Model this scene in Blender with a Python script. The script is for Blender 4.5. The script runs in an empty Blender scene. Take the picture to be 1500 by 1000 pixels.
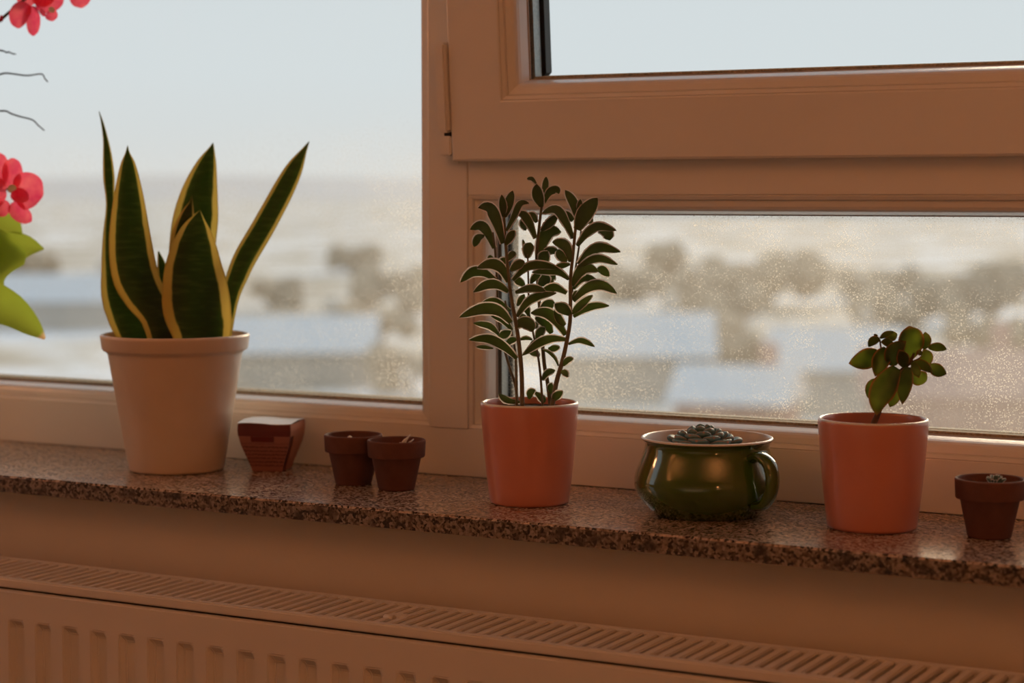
import bpy, bmesh, math, random
from mathutils import Vector, Matrix
random.seed(11)
S = bpy.context.scene
COL = S.collection
V = Vector

# ------------------------------------------------------------------ camera
F = 2917.0                                  # focal length in pixels of the 1500 x 1000 frame
YAW = math.radians(28.6)
PIT = math.atan(215 / F)
H = 0.33                                    # camera height above the sill top (z = 0)
FW = V((-math.sin(YAW) * math.cos(PIT), math.cos(YAW) * math.cos(PIT), -math.sin(PIT)))
RT = V((math.cos(YAW), math.sin(YAW), 0))
UP = RT.cross(FW)
CAM = V((0, 0, H))
cd = bpy.data.cameras.new('camera')
cam = bpy.data.objects.new('camera', cd)
COL.objects.link(cam)
R3 = Matrix((RT, UP, -FW)).transposed()
cam.matrix_world = Matrix.Translation(CAM) @ R3.to_4x4()
cd.sensor_width = 36.0
cd.lens = 36.0 * F / 1500.0
cd.clip_start = 0.05
cd.clip_end = 20000
cd.dof.use_dof = True
cd.dof.focus_distance = 2.09
cd.dof.aperture_fstop = 4.0
S.camera = cam

# ------------------------------------------------------------------ world, sun, exposure
S.view_settings.view_transform = 'Standard'
S.view_settings.look = 'None'
S.view_settings.gamma = 1.0
S.view_settings.use_curve_mapping = False
S.view_settings.exposure = 0.0
W = bpy.data.worlds.new('hazy_sky')
S.world = W
W.use_nodes = True
wn, wl = W.node_tree.nodes, W.node_tree.links
wn.clear()
wo = wn.new('ShaderNodeOutputWorld')
wb = wn.new('ShaderNodeBackground')
wt = wn.new('ShaderNodeTexCoord')
ws = wn.new('ShaderNodeSeparateXYZ')
wr = wn.new('ShaderNodeValToRGB')
wl.new(wt.outputs['Generated'], ws.inputs[0])
wl.new(ws.outputs['Z'], wr.inputs[0])
wl.new(wr.outputs[0], wb.inputs[0])
wl.new(wb.outputs[0], wo.inputs[0])
e = wr.color_ramp.elements
e[0].position = 0.0
e[0].color = (0.66, 0.665, 0.655, 1)
e[1].position = 1.0
e[1].color = (0.50, 0.60, 0.70, 1)
m_ = wr.color_ramp.elements.new(0.06)
m_.color = (0.65, 0.695, 0.715, 1)
wb.inputs[1].default_value = 1.09

def light(name, kind, loc, energy, color, **kw):
    d = bpy.data.lights.new(name, kind)
    d.energy = energy
    d.color = color
    for k, v in kw.items():
        setattr(d, k, v)
    o = bpy.data.objects.new(name, d)
    COL.objects.link(o)
    o.location = loc
    return o
sun = light('hazy_sun', 'SUN', (-6, 20, 9), 2.5, (1.0, 0.76, 0.50), angle=math.radians(24))
sun_dir = V((0.10, -1.0, -0.34))            # low hazy sun in front of the windows
sun.rotation_euler = sun_dir.to_track_quat('-Z', 'Y').to_euler()
for a, b in (('max_bounces', 10), ('diffuse_bounces', 5), ('glossy_bounces', 4), ('transparent_max_bounces', 24),
             ('transmission_bounces', 6), ('caustics_reflective', False), ('caustics_refractive', False),
             ('sample_clamp_indirect', 4.0)):
    setattr(S.cycles, a, b)

# ------------------------------------------------------------------ pixels to places
def ray(x, y):
    return FW + RT * ((x - 750) / F) + UP * ((500 - y) / F)
def on_z(x, y, z=0.0):
    d = ray(x, y)
    return CAM + d * ((z - H) / d.z)
def on_y(x, y, Y):
    d = ray(x, y)
    return CAM + d * (Y / d.y)
def deep(x, y, depth):
    return CAM + ray(x, y) * depth
def depth_of(p):
    return (p - CAM).dot(FW)

# ------------------------------------------------------------------ materials
def rgb(r, g, b):
    f = lambda c: (c / 255 / 12.92) if c / 255 <= 0.04045 else ((c / 255 + 0.055) / 1.055) ** 2.4
    return (f(r), f(g), f(b), 1)
def new_mat(name):
    m = bpy.data.materials.new(name)
    m.use_nodes = True
    nt = m.node_tree
    b = nt.nodes['Principled BSDF']
    return m, nt, nt.nodes, nt.links, b
def coords(nt, kind='Object', scale=None):
    t = nt.nodes.new('ShaderNodeTexCoord')
    out = t.outputs[kind]
    if scale:
        mp = nt.nodes.new('ShaderNodeMapping')
        mp.inputs['Scale'].default_value = scale
        nt.links.new(out, mp.inputs[0])
        out = mp.outputs[0]
    return out
def noise(nt, vec, scale, detail=3, rough=0.55):
    n = nt.nodes.new('ShaderNodeTexNoise')
    n.inputs['Scale'].default_value = scale
    n.inputs['Detail'].default_value = detail
    n.inputs['Roughness'].default_value = rough
    if vec is not None:
        nt.links.new(vec, n.inputs['Vector'])
    return n.outputs['Fac']
def ramp(nt, fac, stops, interp='LINEAR'):
    r = nt.nodes.new('ShaderNodeValToRGB')
    r.color_ramp.interpolation = interp
    els = r.color_ramp.elements
    while len(els) < len(stops):
        els.new(0.5)
    for el, (p, c) in zip(els, stops):
        el.position = p
        el.color = c if len(c) == 4 else (*c, 1)
    nt.links.new(fac, r.inputs[0])
    return r.outputs[0]
def mixc(nt, fac, a, b, mode='MIX'):
    m = nt.nodes.new('ShaderNodeMix')
    m.data_type = 'RGBA'
    m.blend_type = mode
    for sock, val in ((m.inputs[0], fac), (m.inputs[6], a), (m.inputs[7], b)):
        if hasattr(val, 'links'):
            nt.links.new(val, sock)
        else:
            sock.default_value = val
    return m.outputs[2]
def math_(nt, op, a, b=None):
    m = nt.nodes.new('ShaderNodeMath')
    m.operation = op
    for sock, val in zip(m.inputs, (a, b)):
        if val is None:
            continue
        if hasattr(val, 'links'):
            nt.links.new(val, sock)
        else:
            sock.default_value = val
    return m.outputs[0]
def bump(nt, b, h, strength=0.2, dist=0.001):
    n = nt.nodes.new('ShaderNodeBump')
    n.inputs['Strength'].default_value = strength
    n.inputs['Distance'].default_value = dist
    nt.links.new(h, n.inputs['Height'])
    nt.links.new(n.outputs[0], b.inputs['Normal'])
def attr(nt, name):
    a = nt.nodes.new('ShaderNodeAttribute')
    a.attribute_name = name
    return a.outputs['Fac']

def plain(name, c1, c2=None, rough=0.5, nscale=8, coat=0.0, bscale=None, bstr=0.1, sheen=0.0, metal=0.0, spec=0.5, bdist=0.001):
    m, nt, N, L, b = new_mat(name)
    v = coords(nt)
    c2 = c2 or tuple(x * 0.85 for x in c1[:3]) + (1,)
    L.new(mixc(nt, ramp(nt, noise(nt, v, nscale, 4), [(0.3, (0, 0, 0)), (0.7, (1, 1, 1))]), c1, c2), b.inputs['Base Color'])
    b.inputs['Roughness'].default_value = rough
    b.inputs['Coat Weight'].default_value = coat
    b.inputs['Coat Roughness'].default_value = 0.08
    b.inputs['Sheen Weight'].default_value = sheen
    b.inputs['Metallic'].default_value = metal
    b.inputs['Specular IOR Level'].default_value = spec
    if bscale:
        bump(nt, b, noise(nt, v, bscale, 3), bstr, bdist)
    return m

def foliage(name, kind):
    """leaf tissue: principled skin plus light let through; across runs -1..1 over the blade, along 0..1"""
    m, nt, N, L, b = new_mat(name)
    v = coords(nt)
    u = math_(nt, 'ABSOLUTE', attr(nt, 'across'))
    w = attr(nt, 'along')
    trans = None
    if kind == 'snake':
        band = noise(nt, coords(nt, 'Object', (40, 40, 210)), 1.0, 3)
        green = ramp(nt, band, [(0.38, (0.010, 0.024, 0.008)), (0.54, (0.024, 0.052, 0.014)), (0.66, (0.075, 0.115, 0.040))])
        wob = math_(nt, 'MULTIPLY_ADD', noise(nt, v, 45, 2), 0.10)
        N[wob.node.name].inputs[2].default_value = -0.05
        uu = math_(nt, 'ADD', u, wob)
        edge = ramp(nt, uu, [(0.68, (0, 0, 0)), (0.73, (1, 1, 1))])
        yel = mixc(nt, noise(nt, v, 30, 2), (0.62, 0.42, 0.06, 1), (0.72, 0.58, 0.16, 1))
        col = mixc(nt, edge, green, yel)
        tip = ramp(nt, w, [(0.965, (0, 0, 0)), (0.99, (1, 1, 1))])
        col = mixc(nt, tip, col, (0.05, 0.045, 0.02, 1))
        rough, tw, tcol = 0.38, 0.50, mixc(nt, edge, (0.12, 0.20, 0.05, 1), (0.98, 0.88, 0.40, 1))
    elif kind == 'fuzzy':
        n = noise(nt, v, 120, 3)
        col = ramp(nt, n, [(0.3, (0.062, 0.092, 0.066)), (0.6, (0.095, 0.135, 0.098)), (0.8, (0.15, 0.19, 0.14))])
        tip = ramp(nt, w, [(0.90, (0, 0, 0)), (0.98, (1, 1, 1))])
        col = mixc(nt, tip, col, (0.045, 0.016, 0.010, 1))
        rough, tw, tcol = 0.8, 0.40, (0.34, 0.46, 0.13, 1)
        b.inputs['Sheen Weight'].default_value = 0.5
        b.inputs['Sheen Roughness'].default_value = 0.4
        b.inputs['Sheen Tint'].default_value = (1.0, 0.85, 0.72, 1)
        bump(nt, b, noise(nt, v, 900, 2), 0.3, 0.0006)
    elif kind == 'jade':
        n = noise(nt, v, 60, 4)
        col = ramp(nt, n, [(0.3, (0.025, 0.045, 0.012)), (0.6, (0.055, 0.085, 0.020)), (0.8, (0.10, 0.13, 0.03))])
        edge = ramp(nt, math_(nt, 'MAXIMUM', u, math_(nt, 'MULTIPLY', w, 0.93)), [(0.80, (0, 0, 0)), (0.97, (1, 1, 1))])
        col = mixc(nt, edge, col, (0.30, 0.06, 0.025, 1))
        rough, tw = 0.32, 0.55
        tcol = mixc(nt, edge, ramp(nt, noise(nt, v, 28, 2), [(0.40, (0.20, 0.25, 0.08)), (0.62, (0.62, 0.68, 0.18))]), (0.90, 0.45, 0.20, 1))
    elif kind == 'rosette':
        n = noise(nt, v, 70, 3)
        col = ramp(nt, n, [(0.3, (0.07, 0.15, 0.15)), (0.7, (0.16, 0.27, 0.28))])
        edge = ramp(nt, math_(nt, 'MAXIMUM', u, w), [(0.95, (0, 0, 0)), (1.0, (1, 1, 1))])
        col = mixc(nt, edge, col, (0.40, 0.20, 0.15, 1))
        rough, tw, tcol = 0.55, 0.12, (0.30, 0.40, 0.20, 1)
    elif kind == 'orchid_leaf':
        n = noise(nt, v, 25, 3)
        col = ramp(nt, n, [(0.3, (0.07, 0.12, 0.02)), (0.7, (0.14, 0.21, 0.035))])
        tip = ramp(nt, w, [(0.90, (0, 0, 0)), (0.94, (1, 1, 1))])
        col = mixc(nt, math_(nt, 'MULTIPLY', tip, attr(nt, 'dry')), col, (0.75, 0.50, 0.22, 1))
        rough, tw, tcol = 0.35, 0.50, mixc(nt, math_(nt, 'MULTIPLY', tip, attr(nt, 'dry')), (0.42, 0.50, 0.05, 1), (0.85, 0.60, 0.30, 1))
    else:                                    # petal
        n = noise(nt, coords(nt, 'Object', (60, 60, 60)), 1.0, 4)
        col = ramp(nt, n, [(0.3, (0.60, 0.02, 0.09)), (0.7, (0.85, 0.10, 0.17))])
        rough, tw, tcol = 0.5, 0.62, ramp(nt, n, [(0.3, (0.80, 0.05, 0.14)), (0.7, (0.95, 0.17, 0.20))])
    if hasattr(col, 'links'):
        L.new(col, b.inputs['Base Color'])
    else:
        b.inputs['Base Color'].default_value = col
    b.inputs['Roughness'].default_value = rough
    t = N.new('ShaderNodeBsdfTranslucent')
    if hasattr(tcol, 'links'):
        L.new(tcol, t.inputs[0])
    else:
        t.inputs[0].default_value = tcol
    mx = N.new('ShaderNodeMixShader')
    mx.inputs[0].default_value = tw
    L.new(b.outputs[0], mx.inputs[1])
    L.new(t.outputs[0], mx.inputs[2])
    L.new(mx.outputs[0], N['Material Output'].inputs['Surface'])
    return m

def glass_mat(name, dirt):
    m, nt, N, L, b = new_mat(name)
    tr = N.new('ShaderNodeBsdfTransparent')
    tr.inputs[0].default_value = (0.985, 0.99, 0.988, 1)
    gl = N.new('ShaderNodeBsdfGlossy')
    gl.inputs['Roughness'].default_value = 0.02
    fr = N.new('ShaderNodeFresnel')
    fr.inputs[0].default_value = 1.12
    mx = N.new('ShaderNodeMixShader')
    L.new(fr.outputs[0], mx.inputs[0])
    L.new(tr.outputs[0], mx.inputs[1])
    L.new(gl.outputs[0], mx.inputs[2])
    out = mx.outputs[0]
    if dirt:
        v = coords(nt)
        big = ramp(nt, noise(nt, v, 7, 4), [(0.30, (0.35, 0.35, 0.35)), (0.70, (1, 1, 1))])
        def dots(scale, radius, keep):
            vo = N.new('ShaderNodeTexVoronoi')
            vo.inputs['Scale'].default_value = scale
            L.new(v, vo.inputs['Vector'])
            sc_ = N.new('ShaderNodeSeparateColor')
            L.new(vo.outputs['Color'], sc_.inputs[0])
            on = ramp(nt, sc_.outputs[0], [(keep, (0, 0, 0)), (keep + 0.25, (1, 1, 1))])
            return math_(nt, 'MULTIPLY', ramp(nt, vo.outputs['Distance'], [(radius * 0.6, (1, 1, 1)), (radius, (0, 0, 0))]), on)
        patch = ramp(nt, noise(nt, v, 26, 4, 0.7), [(0.38, (0.15, 0.15, 0.15)), (0.62, (1, 1, 1))])
        fine = math_(nt, 'MULTIPLY', math_(nt, 'MAXIMUM', dots(450, 0.42, 0.30), dots(260, 0.28, 0.55)), patch)
        grain = math_(nt, 'ADD', math_(nt, 'MULTIPLY', fine, 0.85), math_(nt, 'MULTIPLY', dots(120, 0.16, 0.74), 0.9))
        film = math_(nt, 'ADD', grain, 0.20)
        # rain dirt settles on the lower part of the panes: density by height in the place itself
        sx = N.new('ShaderNodeSeparateXYZ')
        L.new(v, sx.inputs[0])
        hgt = ramp(nt, sx.outputs['Z'], [(0.05, (1, 1, 1)), (0.34, (0.85, 0.85, 0.85)), (0.42, (0.12, 0.12, 0.12)), (0.6, (0.05, 0.05, 0.05))])
        wid = ramp(nt, math_(nt, 'ADD', math_(nt, 'MULTIPLY', sx.outputs['X'], 0.5), 1.0), [(0.08, (0.36, 0.36, 0.36)), (0.30, (0.50, 0.50, 0.50)), (0.39, (0.9, 0.9, 0.9)), (0.43, (1, 1, 1))])
        fac = math_(nt, 'MULTIPLY', math_(nt, 'MULTIPLY', film, big), math_(nt, 'MULTIPLY', math_(nt, 'MULTIPLY', hgt, wid), dirt))
        tl = N.new('ShaderNodeBsdfTranslucent')
        tl.inputs[0].default_value = (0.86, 0.77, 0.64, 1)
        m2 = N.new('ShaderNodeMixShader')
        L.new(fac, m2.inputs[0])
        L.new(out, m2.inputs[1])
        L.new(tl.outputs[0], m2.inputs[2])
        out = m2.outputs[0]
    L.new(out, N['Material Output'].inputs['Surface'])
    return m

M = {}
M['pvc'] = plain('white_pvc', (0.80, 0.79, 0.77, 1), (0.76, 0.75, 0.73, 1), 0.26, 3, bscale=260, bstr=0.05)
M['gasket'] = plain('grey_gasket', (0.42, 0.38, 0.33, 1), None, 0.6)
M['rubber'] = plain('black_rubber', (0.012, 0.014, 0.014, 1), None, 0.6)
M['spacer'] = plain('aluminium_spacer', (0.45, 0.47, 0.45, 1), (0.28, 0.30, 0.29, 1), 0.4, 500, metal=0.6)
M['dusty'] = plain('dust_caked_seal', (0.62, 0.54, 0.42, 1), (0.34, 0.28, 0.20, 1), 0.9, 300)
M['glass'] = glass_mat('clean_glass', 0)
M['dirty_glass'] = glass_mat('dusty_glass', 0.75)
M['wall'] = plain('painted_plaster', (0.66, 0.60, 0.52, 1), (0.62, 0.56, 0.48, 1), 0.85, 4, bscale=180, bstr=0.25)
M['room_wall'] = plain('room_plaster', (0.72, 0.66, 0.58, 1), None, 0.9, 3)
M['floor'] = plain('wood_floor', (0.22, 0.12, 0.06, 1), (0.15, 0.08, 0.04, 1), 0.45, 5)
M['enamel'] = plain('radiator_enamel', (0.72, 0.69, 0.65, 1), (0.69, 0.66, 0.62, 1), 0.38, 5, bscale=300, bstr=0.04)
M['dark'] = plain('dark_metal', (0.03, 0.025, 0.02, 1), None, 0.7)
M['terracotta'] = plain('terracotta', (0.150, 0.058, 0.040, 1), (0.110, 0.042, 0.030, 1), 0.85, 60, bscale=400, bstr=0.2)
M['coral'] = plain('coral_glaze', (0.62, 0.235, 0.17, 1), (0.57, 0.21, 0.15, 1), 0.30, 12, coat=0.35)
M['cream'] = plain('cream_glaze', (0.72, 0.60, 0.49, 1), (0.68, 0.56, 0.45, 1), 0.42, 20, coat=0.1)
M['rimwhite'] = plain('pale_rim_glaze', (0.72, 0.68, 0.64, 1), None, 0.3)
M['green'] = plain('green_glaze', (0.050, 0.105, 0.008, 1), (0.042, 0.090, 0.007, 1), 0.10, 10, coat=1.0)
M['soil'] = plain('potting_soil', (0.030, 0.018, 0.012, 1), (0.075, 0.048, 0.03, 1), 0.95, 160, bscale=220, bstr=1.0, bdist=0.004)
M['stem'] = plain('fuzzy_stem', (0.16, 0.15, 0.085, 1), (0.11, 0.10, 0.06, 1), 0.85, 90, sheen=0.9)
M['woody'] = plain('woody_stem', (0.16, 0.09, 0.05, 1), None, 0.8, 80)
M['orchid_stem'] = plain('orchid_stem', (0.10, 0.085, 0.04, 1), None, 0.6, 60)
M['twig'] = plain('dry_twig', (0.035, 0.030, 0.012, 1), None, 0.8, 60)
M['straw'] = plain('pale_straw', (0.85, 0.82, 0.76, 1), None, 0.8, 60)
M['white_lip'] = plain('white_petal_heart', (0.85, 0.80, 0.72, 1), None, 0.6)
M['snake'] = foliage('snake_plant_blade', 'snake')
M['fuzzy'] = foliage('fuzzy_blade', 'fuzzy')
M['jade'] = foliage('jade_blade', 'jade')
M['rosette'] = foliage('rosette_blade', 'rosette')
M['orchid_leaf'] = foliage('orchid_blade', 'orchid_leaf')
M['petal'] = foliage('orchid_petal', 'petal')
def fuzz_mat():
    m, nt, N, L, b = new_mat('leaf_fringe_hair')
    v = coords(nt)
    c = mixc(nt, noise(nt, v, 40, 2), (0.95, 0.78, 0.68, 1), (0.92, 0.86, 0.76, 1))
    d = N.new('ShaderNodeBsdfDiffuse')
    t = N.new('ShaderNodeBsdfTranslucent')
    mx = N.new('ShaderNodeMixShader')
    mx.inputs[0].default_value = 0.7
    L.new(c, d.inputs[0]); L.new(c, t.inputs[0])
    L.new(d.outputs[0], mx.inputs[1]); L.new(t.outputs[0], mx.inputs[2])
    L.new(mx.outputs[0], N['Material Output'].inputs['Surface'])
    return m
M['fuzz'] = fuzz_mat()

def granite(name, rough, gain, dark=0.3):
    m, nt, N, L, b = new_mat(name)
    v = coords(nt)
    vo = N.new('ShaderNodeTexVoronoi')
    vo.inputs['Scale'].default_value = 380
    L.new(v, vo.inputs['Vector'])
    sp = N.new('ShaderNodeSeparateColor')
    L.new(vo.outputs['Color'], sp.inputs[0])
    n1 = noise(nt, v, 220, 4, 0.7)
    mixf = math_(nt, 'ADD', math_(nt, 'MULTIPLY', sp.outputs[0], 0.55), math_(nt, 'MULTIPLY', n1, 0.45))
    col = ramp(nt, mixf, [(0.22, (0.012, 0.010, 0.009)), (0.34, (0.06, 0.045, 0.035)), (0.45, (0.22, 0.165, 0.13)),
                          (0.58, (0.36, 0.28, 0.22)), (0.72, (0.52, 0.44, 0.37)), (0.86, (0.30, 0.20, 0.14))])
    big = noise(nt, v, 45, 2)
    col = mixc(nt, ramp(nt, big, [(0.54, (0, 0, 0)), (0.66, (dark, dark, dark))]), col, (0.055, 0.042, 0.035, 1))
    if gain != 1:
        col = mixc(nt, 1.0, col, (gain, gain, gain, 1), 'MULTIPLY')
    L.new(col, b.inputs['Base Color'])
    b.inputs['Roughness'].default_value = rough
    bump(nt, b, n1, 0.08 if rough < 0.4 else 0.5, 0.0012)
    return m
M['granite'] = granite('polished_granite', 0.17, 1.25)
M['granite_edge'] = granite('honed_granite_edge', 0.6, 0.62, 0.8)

def carton_mat():
    m, nt, N, L, b = new_mat('printed_carton')
    v = coords(nt)
    sx = N.new('ShaderNodeSeparateXYZ')
    L.new(v, sx.inputs[0])
    rows = math_(nt, 'FRACT', math_(nt, 'MULTIPLY', sx.outputs['Z'], 1 / 0.0046))
    line = ramp(nt, rows, [(0.0, (0, 0, 0)), (0.30, (0, 0, 0)), (0.36, (1, 1, 1)), (0.80, (1, 1, 1)), (0.86, (0, 0, 0))])
    glyph = ramp(nt, noise(nt, coords(nt, 'Object', (900, 1, 430)), 1.0, 2), [(0.46, (0, 0, 0)), (0.52, (1, 1, 1))])
    ink = math_(nt, 'MULTIPLY', line, glyph)
    area = ramp(nt, sx.outputs['Z'], [(0.006, (0, 0, 0)), (0.007, (1, 1, 1)), (0.0345, (1, 1, 1)), (0.0355, (0, 0, 0))])
    ink = math_(nt, 'MULTIPLY', ink, area)
    L.new(mixc(nt, ink, (0.30, 0.125, 0.105, 1), (0.09, 0.03, 0.025, 1)), b.inputs['Base Color'])
    b.inputs['Roughness'].default_value = 0.5
    return m
M['carton_print'] = carton_mat()
M['carton_dark'] = plain('maroon_carton', (0.13, 0.016, 0.014, 1), (0.11, 0.013, 0.012, 1), 0.45, 30)
M['carton_side'] = plain('tan_red_carton', (0.40, 0.15, 0.09, 1), (0.36, 0.13, 0.08, 1), 0.5, 30)
M['carton_top'] = plain('white_carton', (0.78, 0.78, 0.78, 1), None, 0.35, 30)

# ------------------------------------------------------------------ mesh helpers
def tag(o, label=None, cat=None, group=None, kind=None):
    if label: o['label'] = label
    if cat: o['category'] = cat
    if group: o['group'] = group
    if kind: o['kind'] = kind
    return o
def empty(name, loc, rz=0.0):
    o = bpy.data.objects.new(name, None)
    COL.objects.link(o)
    o.location = loc
    o.rotation_euler = (0, 0, rz)
    o.empty_display_size = 0.05
    return o
def obj(name, bm, mats, parent=None, smooth=False, world=True):
    """link a bmesh as one object; when world, its coordinates are world ones and the parent offset is undone"""
    me = bpy.data.meshes.new(name)
    bmesh.ops.recalc_face_normals(bm, faces=bm.faces)
    bm.to_mesh(me)
    bm.free()
    for m in (mats if isinstance(mats, (list, tuple)) else [mats]):
        me.materials.append(m)
    if smooth:
        me.polygons.foreach_set('use_smooth', [True] * len(me.polygons))
    o = bpy.data.objects.new(name, me)
    COL.objects.link(o)
    if parent:
        o.parent = parent
        if world:
            me.transform(Matrix.Translation(-root_loc(parent)))
    return o
def root_loc(p):
    t = V((0, 0, 0))
    while p:
        t += p.location
        p = p.parent
    return t
def box(bm, x0, x1, y0, y1, z0, z1, bev=0.0, mi=0):
    b = bmesh.new()
    bmesh.ops.create_cube(b, size=1)
    for v in b.verts:
        v.co = V(((x0 + x1) / 2 + v.co.x * (x1 - x0), (y0 + y1) / 2 + v.co.y * (y1 - y0), (z0 + z1) / 2 + v.co.z * (z1 - z0)))
    if bev:
        bmesh.ops.bevel(b, geom=b.edges[:], offset=bev, segments=2, affect='EDGES')
    merge(bm, b, mi)
def merge(bm, b, mi=0):
    idx = {}
    for v in b.verts:
        idx[v] = bm.verts.new(v.co)
    for f in b.faces:
        try:
            nf = bm.faces.new([idx[v] for v in f.verts])
            nf.material_index = mi
        except ValueError:
            pass
    b.free()
def lathe(bm, c, prof, n=64, mis=None, cap0=True, cap1=False):
    rings = []
    for r, z in prof:
        rings.append([bm.verts.new((c[0] + r * math.cos(2 * math.pi * k / n), c[1] + r * math.sin(2 * math.pi * k / n), c[2] + z)) for k in range(n)])
    for i in range(len(rings) - 1):
        for k in range(n):
            f = bm.faces.new((rings[i][k], rings[i][(k + 1) % n], rings[i + 1][(k + 1) % n], rings[i + 1][k]))
            f.smooth = True
            f.material_index = mis[i] if mis else 0
    if cap0:
        bm.faces.new(rings[0]).material_index = mis[0] if mis else 0
    if cap1:
        bm.faces.new(rings[-1]).material_index = mis[-1] if mis else 0
def smooth_pts(pts, n):
    """Catmull-Rom through vectors (any dimension held in tuples)"""
    P = [tuple(p) for p in pts]
    if len(P) == 2:
        return [tuple(a + (b - a) * i / (n - 1) for a, b in zip(*P)) for i in range(n)]
    out = []
    m = len(P) - 1
    for i in range(n):
        t = i / (n - 1) * m
        k = min(int(t), m - 1)
        f = t - k
        p0, p1, p2, p3 = P[max(k - 1, 0)], P[k], P[k + 1], P[min(k + 2, m)]
        out.append(tuple(0.5 * (2 * b + (c - a) * f + (2 * a - 5 * b + 4 * c - d) * f * f + (3 * b - a - 3 * c + d) * f ** 3)
                         for a, b, c, d in zip(p0, p1, p2, p3)))
    return out
def tube(bm, pts, radii, n=8, mi=0):
    pts = [V(p) for p in pts]
    rings = []
    side = None
    for i, p in enumerate(pts):
        t = (pts[min(i + 1, len(pts) - 1)] - pts[max(i - 1, 0)]).normalized()
        if side is None:
            side = t.orthogonal().normalized()
        side = (side - t * side.dot(t)).normalized()
        b = t.cross(side)
        r = radii[i] if isinstance(radii, (list, tuple)) else radii
        rings.append([bm.verts.new(p + (side * math.cos(2 * math.pi * k / n) + b * math.sin(2 * math.pi * k / n)) * r) for k in range(n)])
    for i in range(len(rings) - 1):
        for k in range(n):
            f = bm.faces.new((rings[i][k], rings[i][(k + 1) % n], rings[i + 1][(k + 1) % n], rings[i + 1][k]))
            f.smooth = True
            f.material_index = mi
    for r in (rings[0], rings[-1]):
        f = bm.faces.new(r)
        f.material_index = mi

rng = random.Random(77)
def blade(name, parent, pts, widths, mats, thick=0.002, channel=0.2, twist=0.0, rings=14, nc=7, face=None, fringe=0.0, twist_end=None, dry=0.0, sheet=False):
    """a leaf or petal: lens-shaped section swept along 3-D points; widths are full widths in metres.
    channel curls the section (fraction of the width), twist (radians) turns it about its midrib"""
    C = smooth_pts([tuple(p) for p in pts], rings)
    Wd = smooth_pts([(w,) for w in widths], rings)
    C = [V(c) for c in C]
    face = face or -FW
    bm = bmesh.new()
    la = bm.verts.layers.float.new('across')
    ll = bm.verts.layers.float.new('along')
    ld = bm.verts.layers.float.new('dry')
    top, bot = [], []
    us = [math.sin(-math.pi / 2 + math.pi * k / (nc - 1)) for k in range(nc)]
    for i, c in enumerate(C):
        f = i / (rings - 1)
        t = (C[min(i + 1, rings - 1)] - C[max(i - 1, 0)]).normalized()
        s = t.cross(face)
        if s.length < 0.15:
            s = s + RT * 0.3
        s = (s - t * s.dot(t)).normalized()
        tw = twist if twist_end is None else twist + (twist_end - twist) * f
        s = Matrix.Rotation(tw, 3, t) @ s
        nrm = s.cross(t).normalized()
        w = max(Wd[i][0], 0.0004) / 2
        th = thick * min(1.0, w / (max(widths) * 0.25) + 0.15)
        r1, r2 = [], []
        for u in us:
            base = c + s * (u * w) + nrm * (channel * w * u * u)
            h = th * 0.5 * math.sqrt(max(0.0, 1 - u * u))
            a = bm.verts.new(base + nrm * h)
            a[la], a[ll], a[ld] = u, f, dry
            r1.append(a)
            if abs(u) > 0.999 or sheet:
                r2.append(a)
            else:
                b = bm.verts.new(base - nrm * h)
                b[la], b[ll], b[ld] = u, f, dry
                r2.append(b)
        top.append(r1)
        bot.append(r2)
    for i in range(rings - 1):
        for k in range(nc - 1):
            for R_, fl in (((top, 0),) if sheet else ((top, 0), (bot, 1))):
                q = [R_[i][k], R_[i][k + 1], R_[i + 1][k + 1], R_[i + 1][k]]
                bm.faces.new(q[::-1] if fl else q).smooth = True
    for i in (() if sheet else (0, -1)):
        bm.faces.new(top[i] + bot[i][-2:0:-1])
    if fringe:                              # ribbon of short hairs standing off both edges
        for k, kk in ((0, 1), (nc - 1, nc - 2)):
            rim = [r[k].co.copy() for r in top]
            out = [(r[k].co - r[kk].co).normalized() for r in top]
            a = [bm.verts.new(c_) for c_ in rim]
            b = [bm.verts.new(c_ + o_ * fringe * rng.uniform(0.7, 1.3)) for c_, o_ in zip(rim, out)]
            for i in range(rings - 1):
                bm.faces.new((a[i], a[i + 1], b[i + 1], b[i])).material_index = 1
    o = obj(name, bm, mats, parent)
    return o

# ------------------------------------------------------------------ the setting: room shell
Y0 = 2.009                                  # room-side face of the fixed window frame
YF = 1.757                                  # front edge of the sill
YW = 1.797                                  # room-side face of the wall below the sill
RX0, RX1, RY0 = -2.85, 2.3, -2.6
FLOOR, CEIL = -0.92, 1.72
WX0, WX1, WZ1 = -2.60, 0.62, 1.50           # window opening
def struct(name, boxes, m, label, cat):
    bm = bmesh.new()
    for b in boxes:
        box(bm, *b)
    return tag(obj(name, bm, m), label, cat, kind='structure')
struct('wall_window', [(RX0, RX1, YW, 2.18, FLOOR, -0.0195), (RX0, WX0, YW, 2.18, -0.0195, CEIL), (WX1, RX1, YW, 2.18, -0.0195, CEIL),
                       (WX0, WX1, YW, 2.18, WZ1, CEIL)], M['wall'], 'plain plaster wall below the granite sill', 'wall')
struct('wall_left', [(RX0 - 0.1, RX0, RY0, 0.95, FLOOR, CEIL), (RX0 - 0.1, RX0, 1.60, 2.18, FLOOR, CEIL), (RX0 - 0.1, RX0, 0.95, 1.60, FLOOR, -0.05), (RX0 - 0.1, RX0, 0.95, 1.60, 1.45, CEIL)], M['room_wall'], 'plain plaster side wall of the room', 'wall')
struct('wall_right', [(RX1, RX1 + 0.1, RY0, 2.18, FLOOR, CEIL)], M['room_wall'], 'plain plaster wall at the far side of the room', 'wall')
struct('wall_back', [(RX0 - 0.1, RX1 + 0.1, RY0 - 0.1, RY0, FLOOR, CEIL)], M['room_wall'], 'plain plaster wall facing the windows', 'wall')
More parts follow.
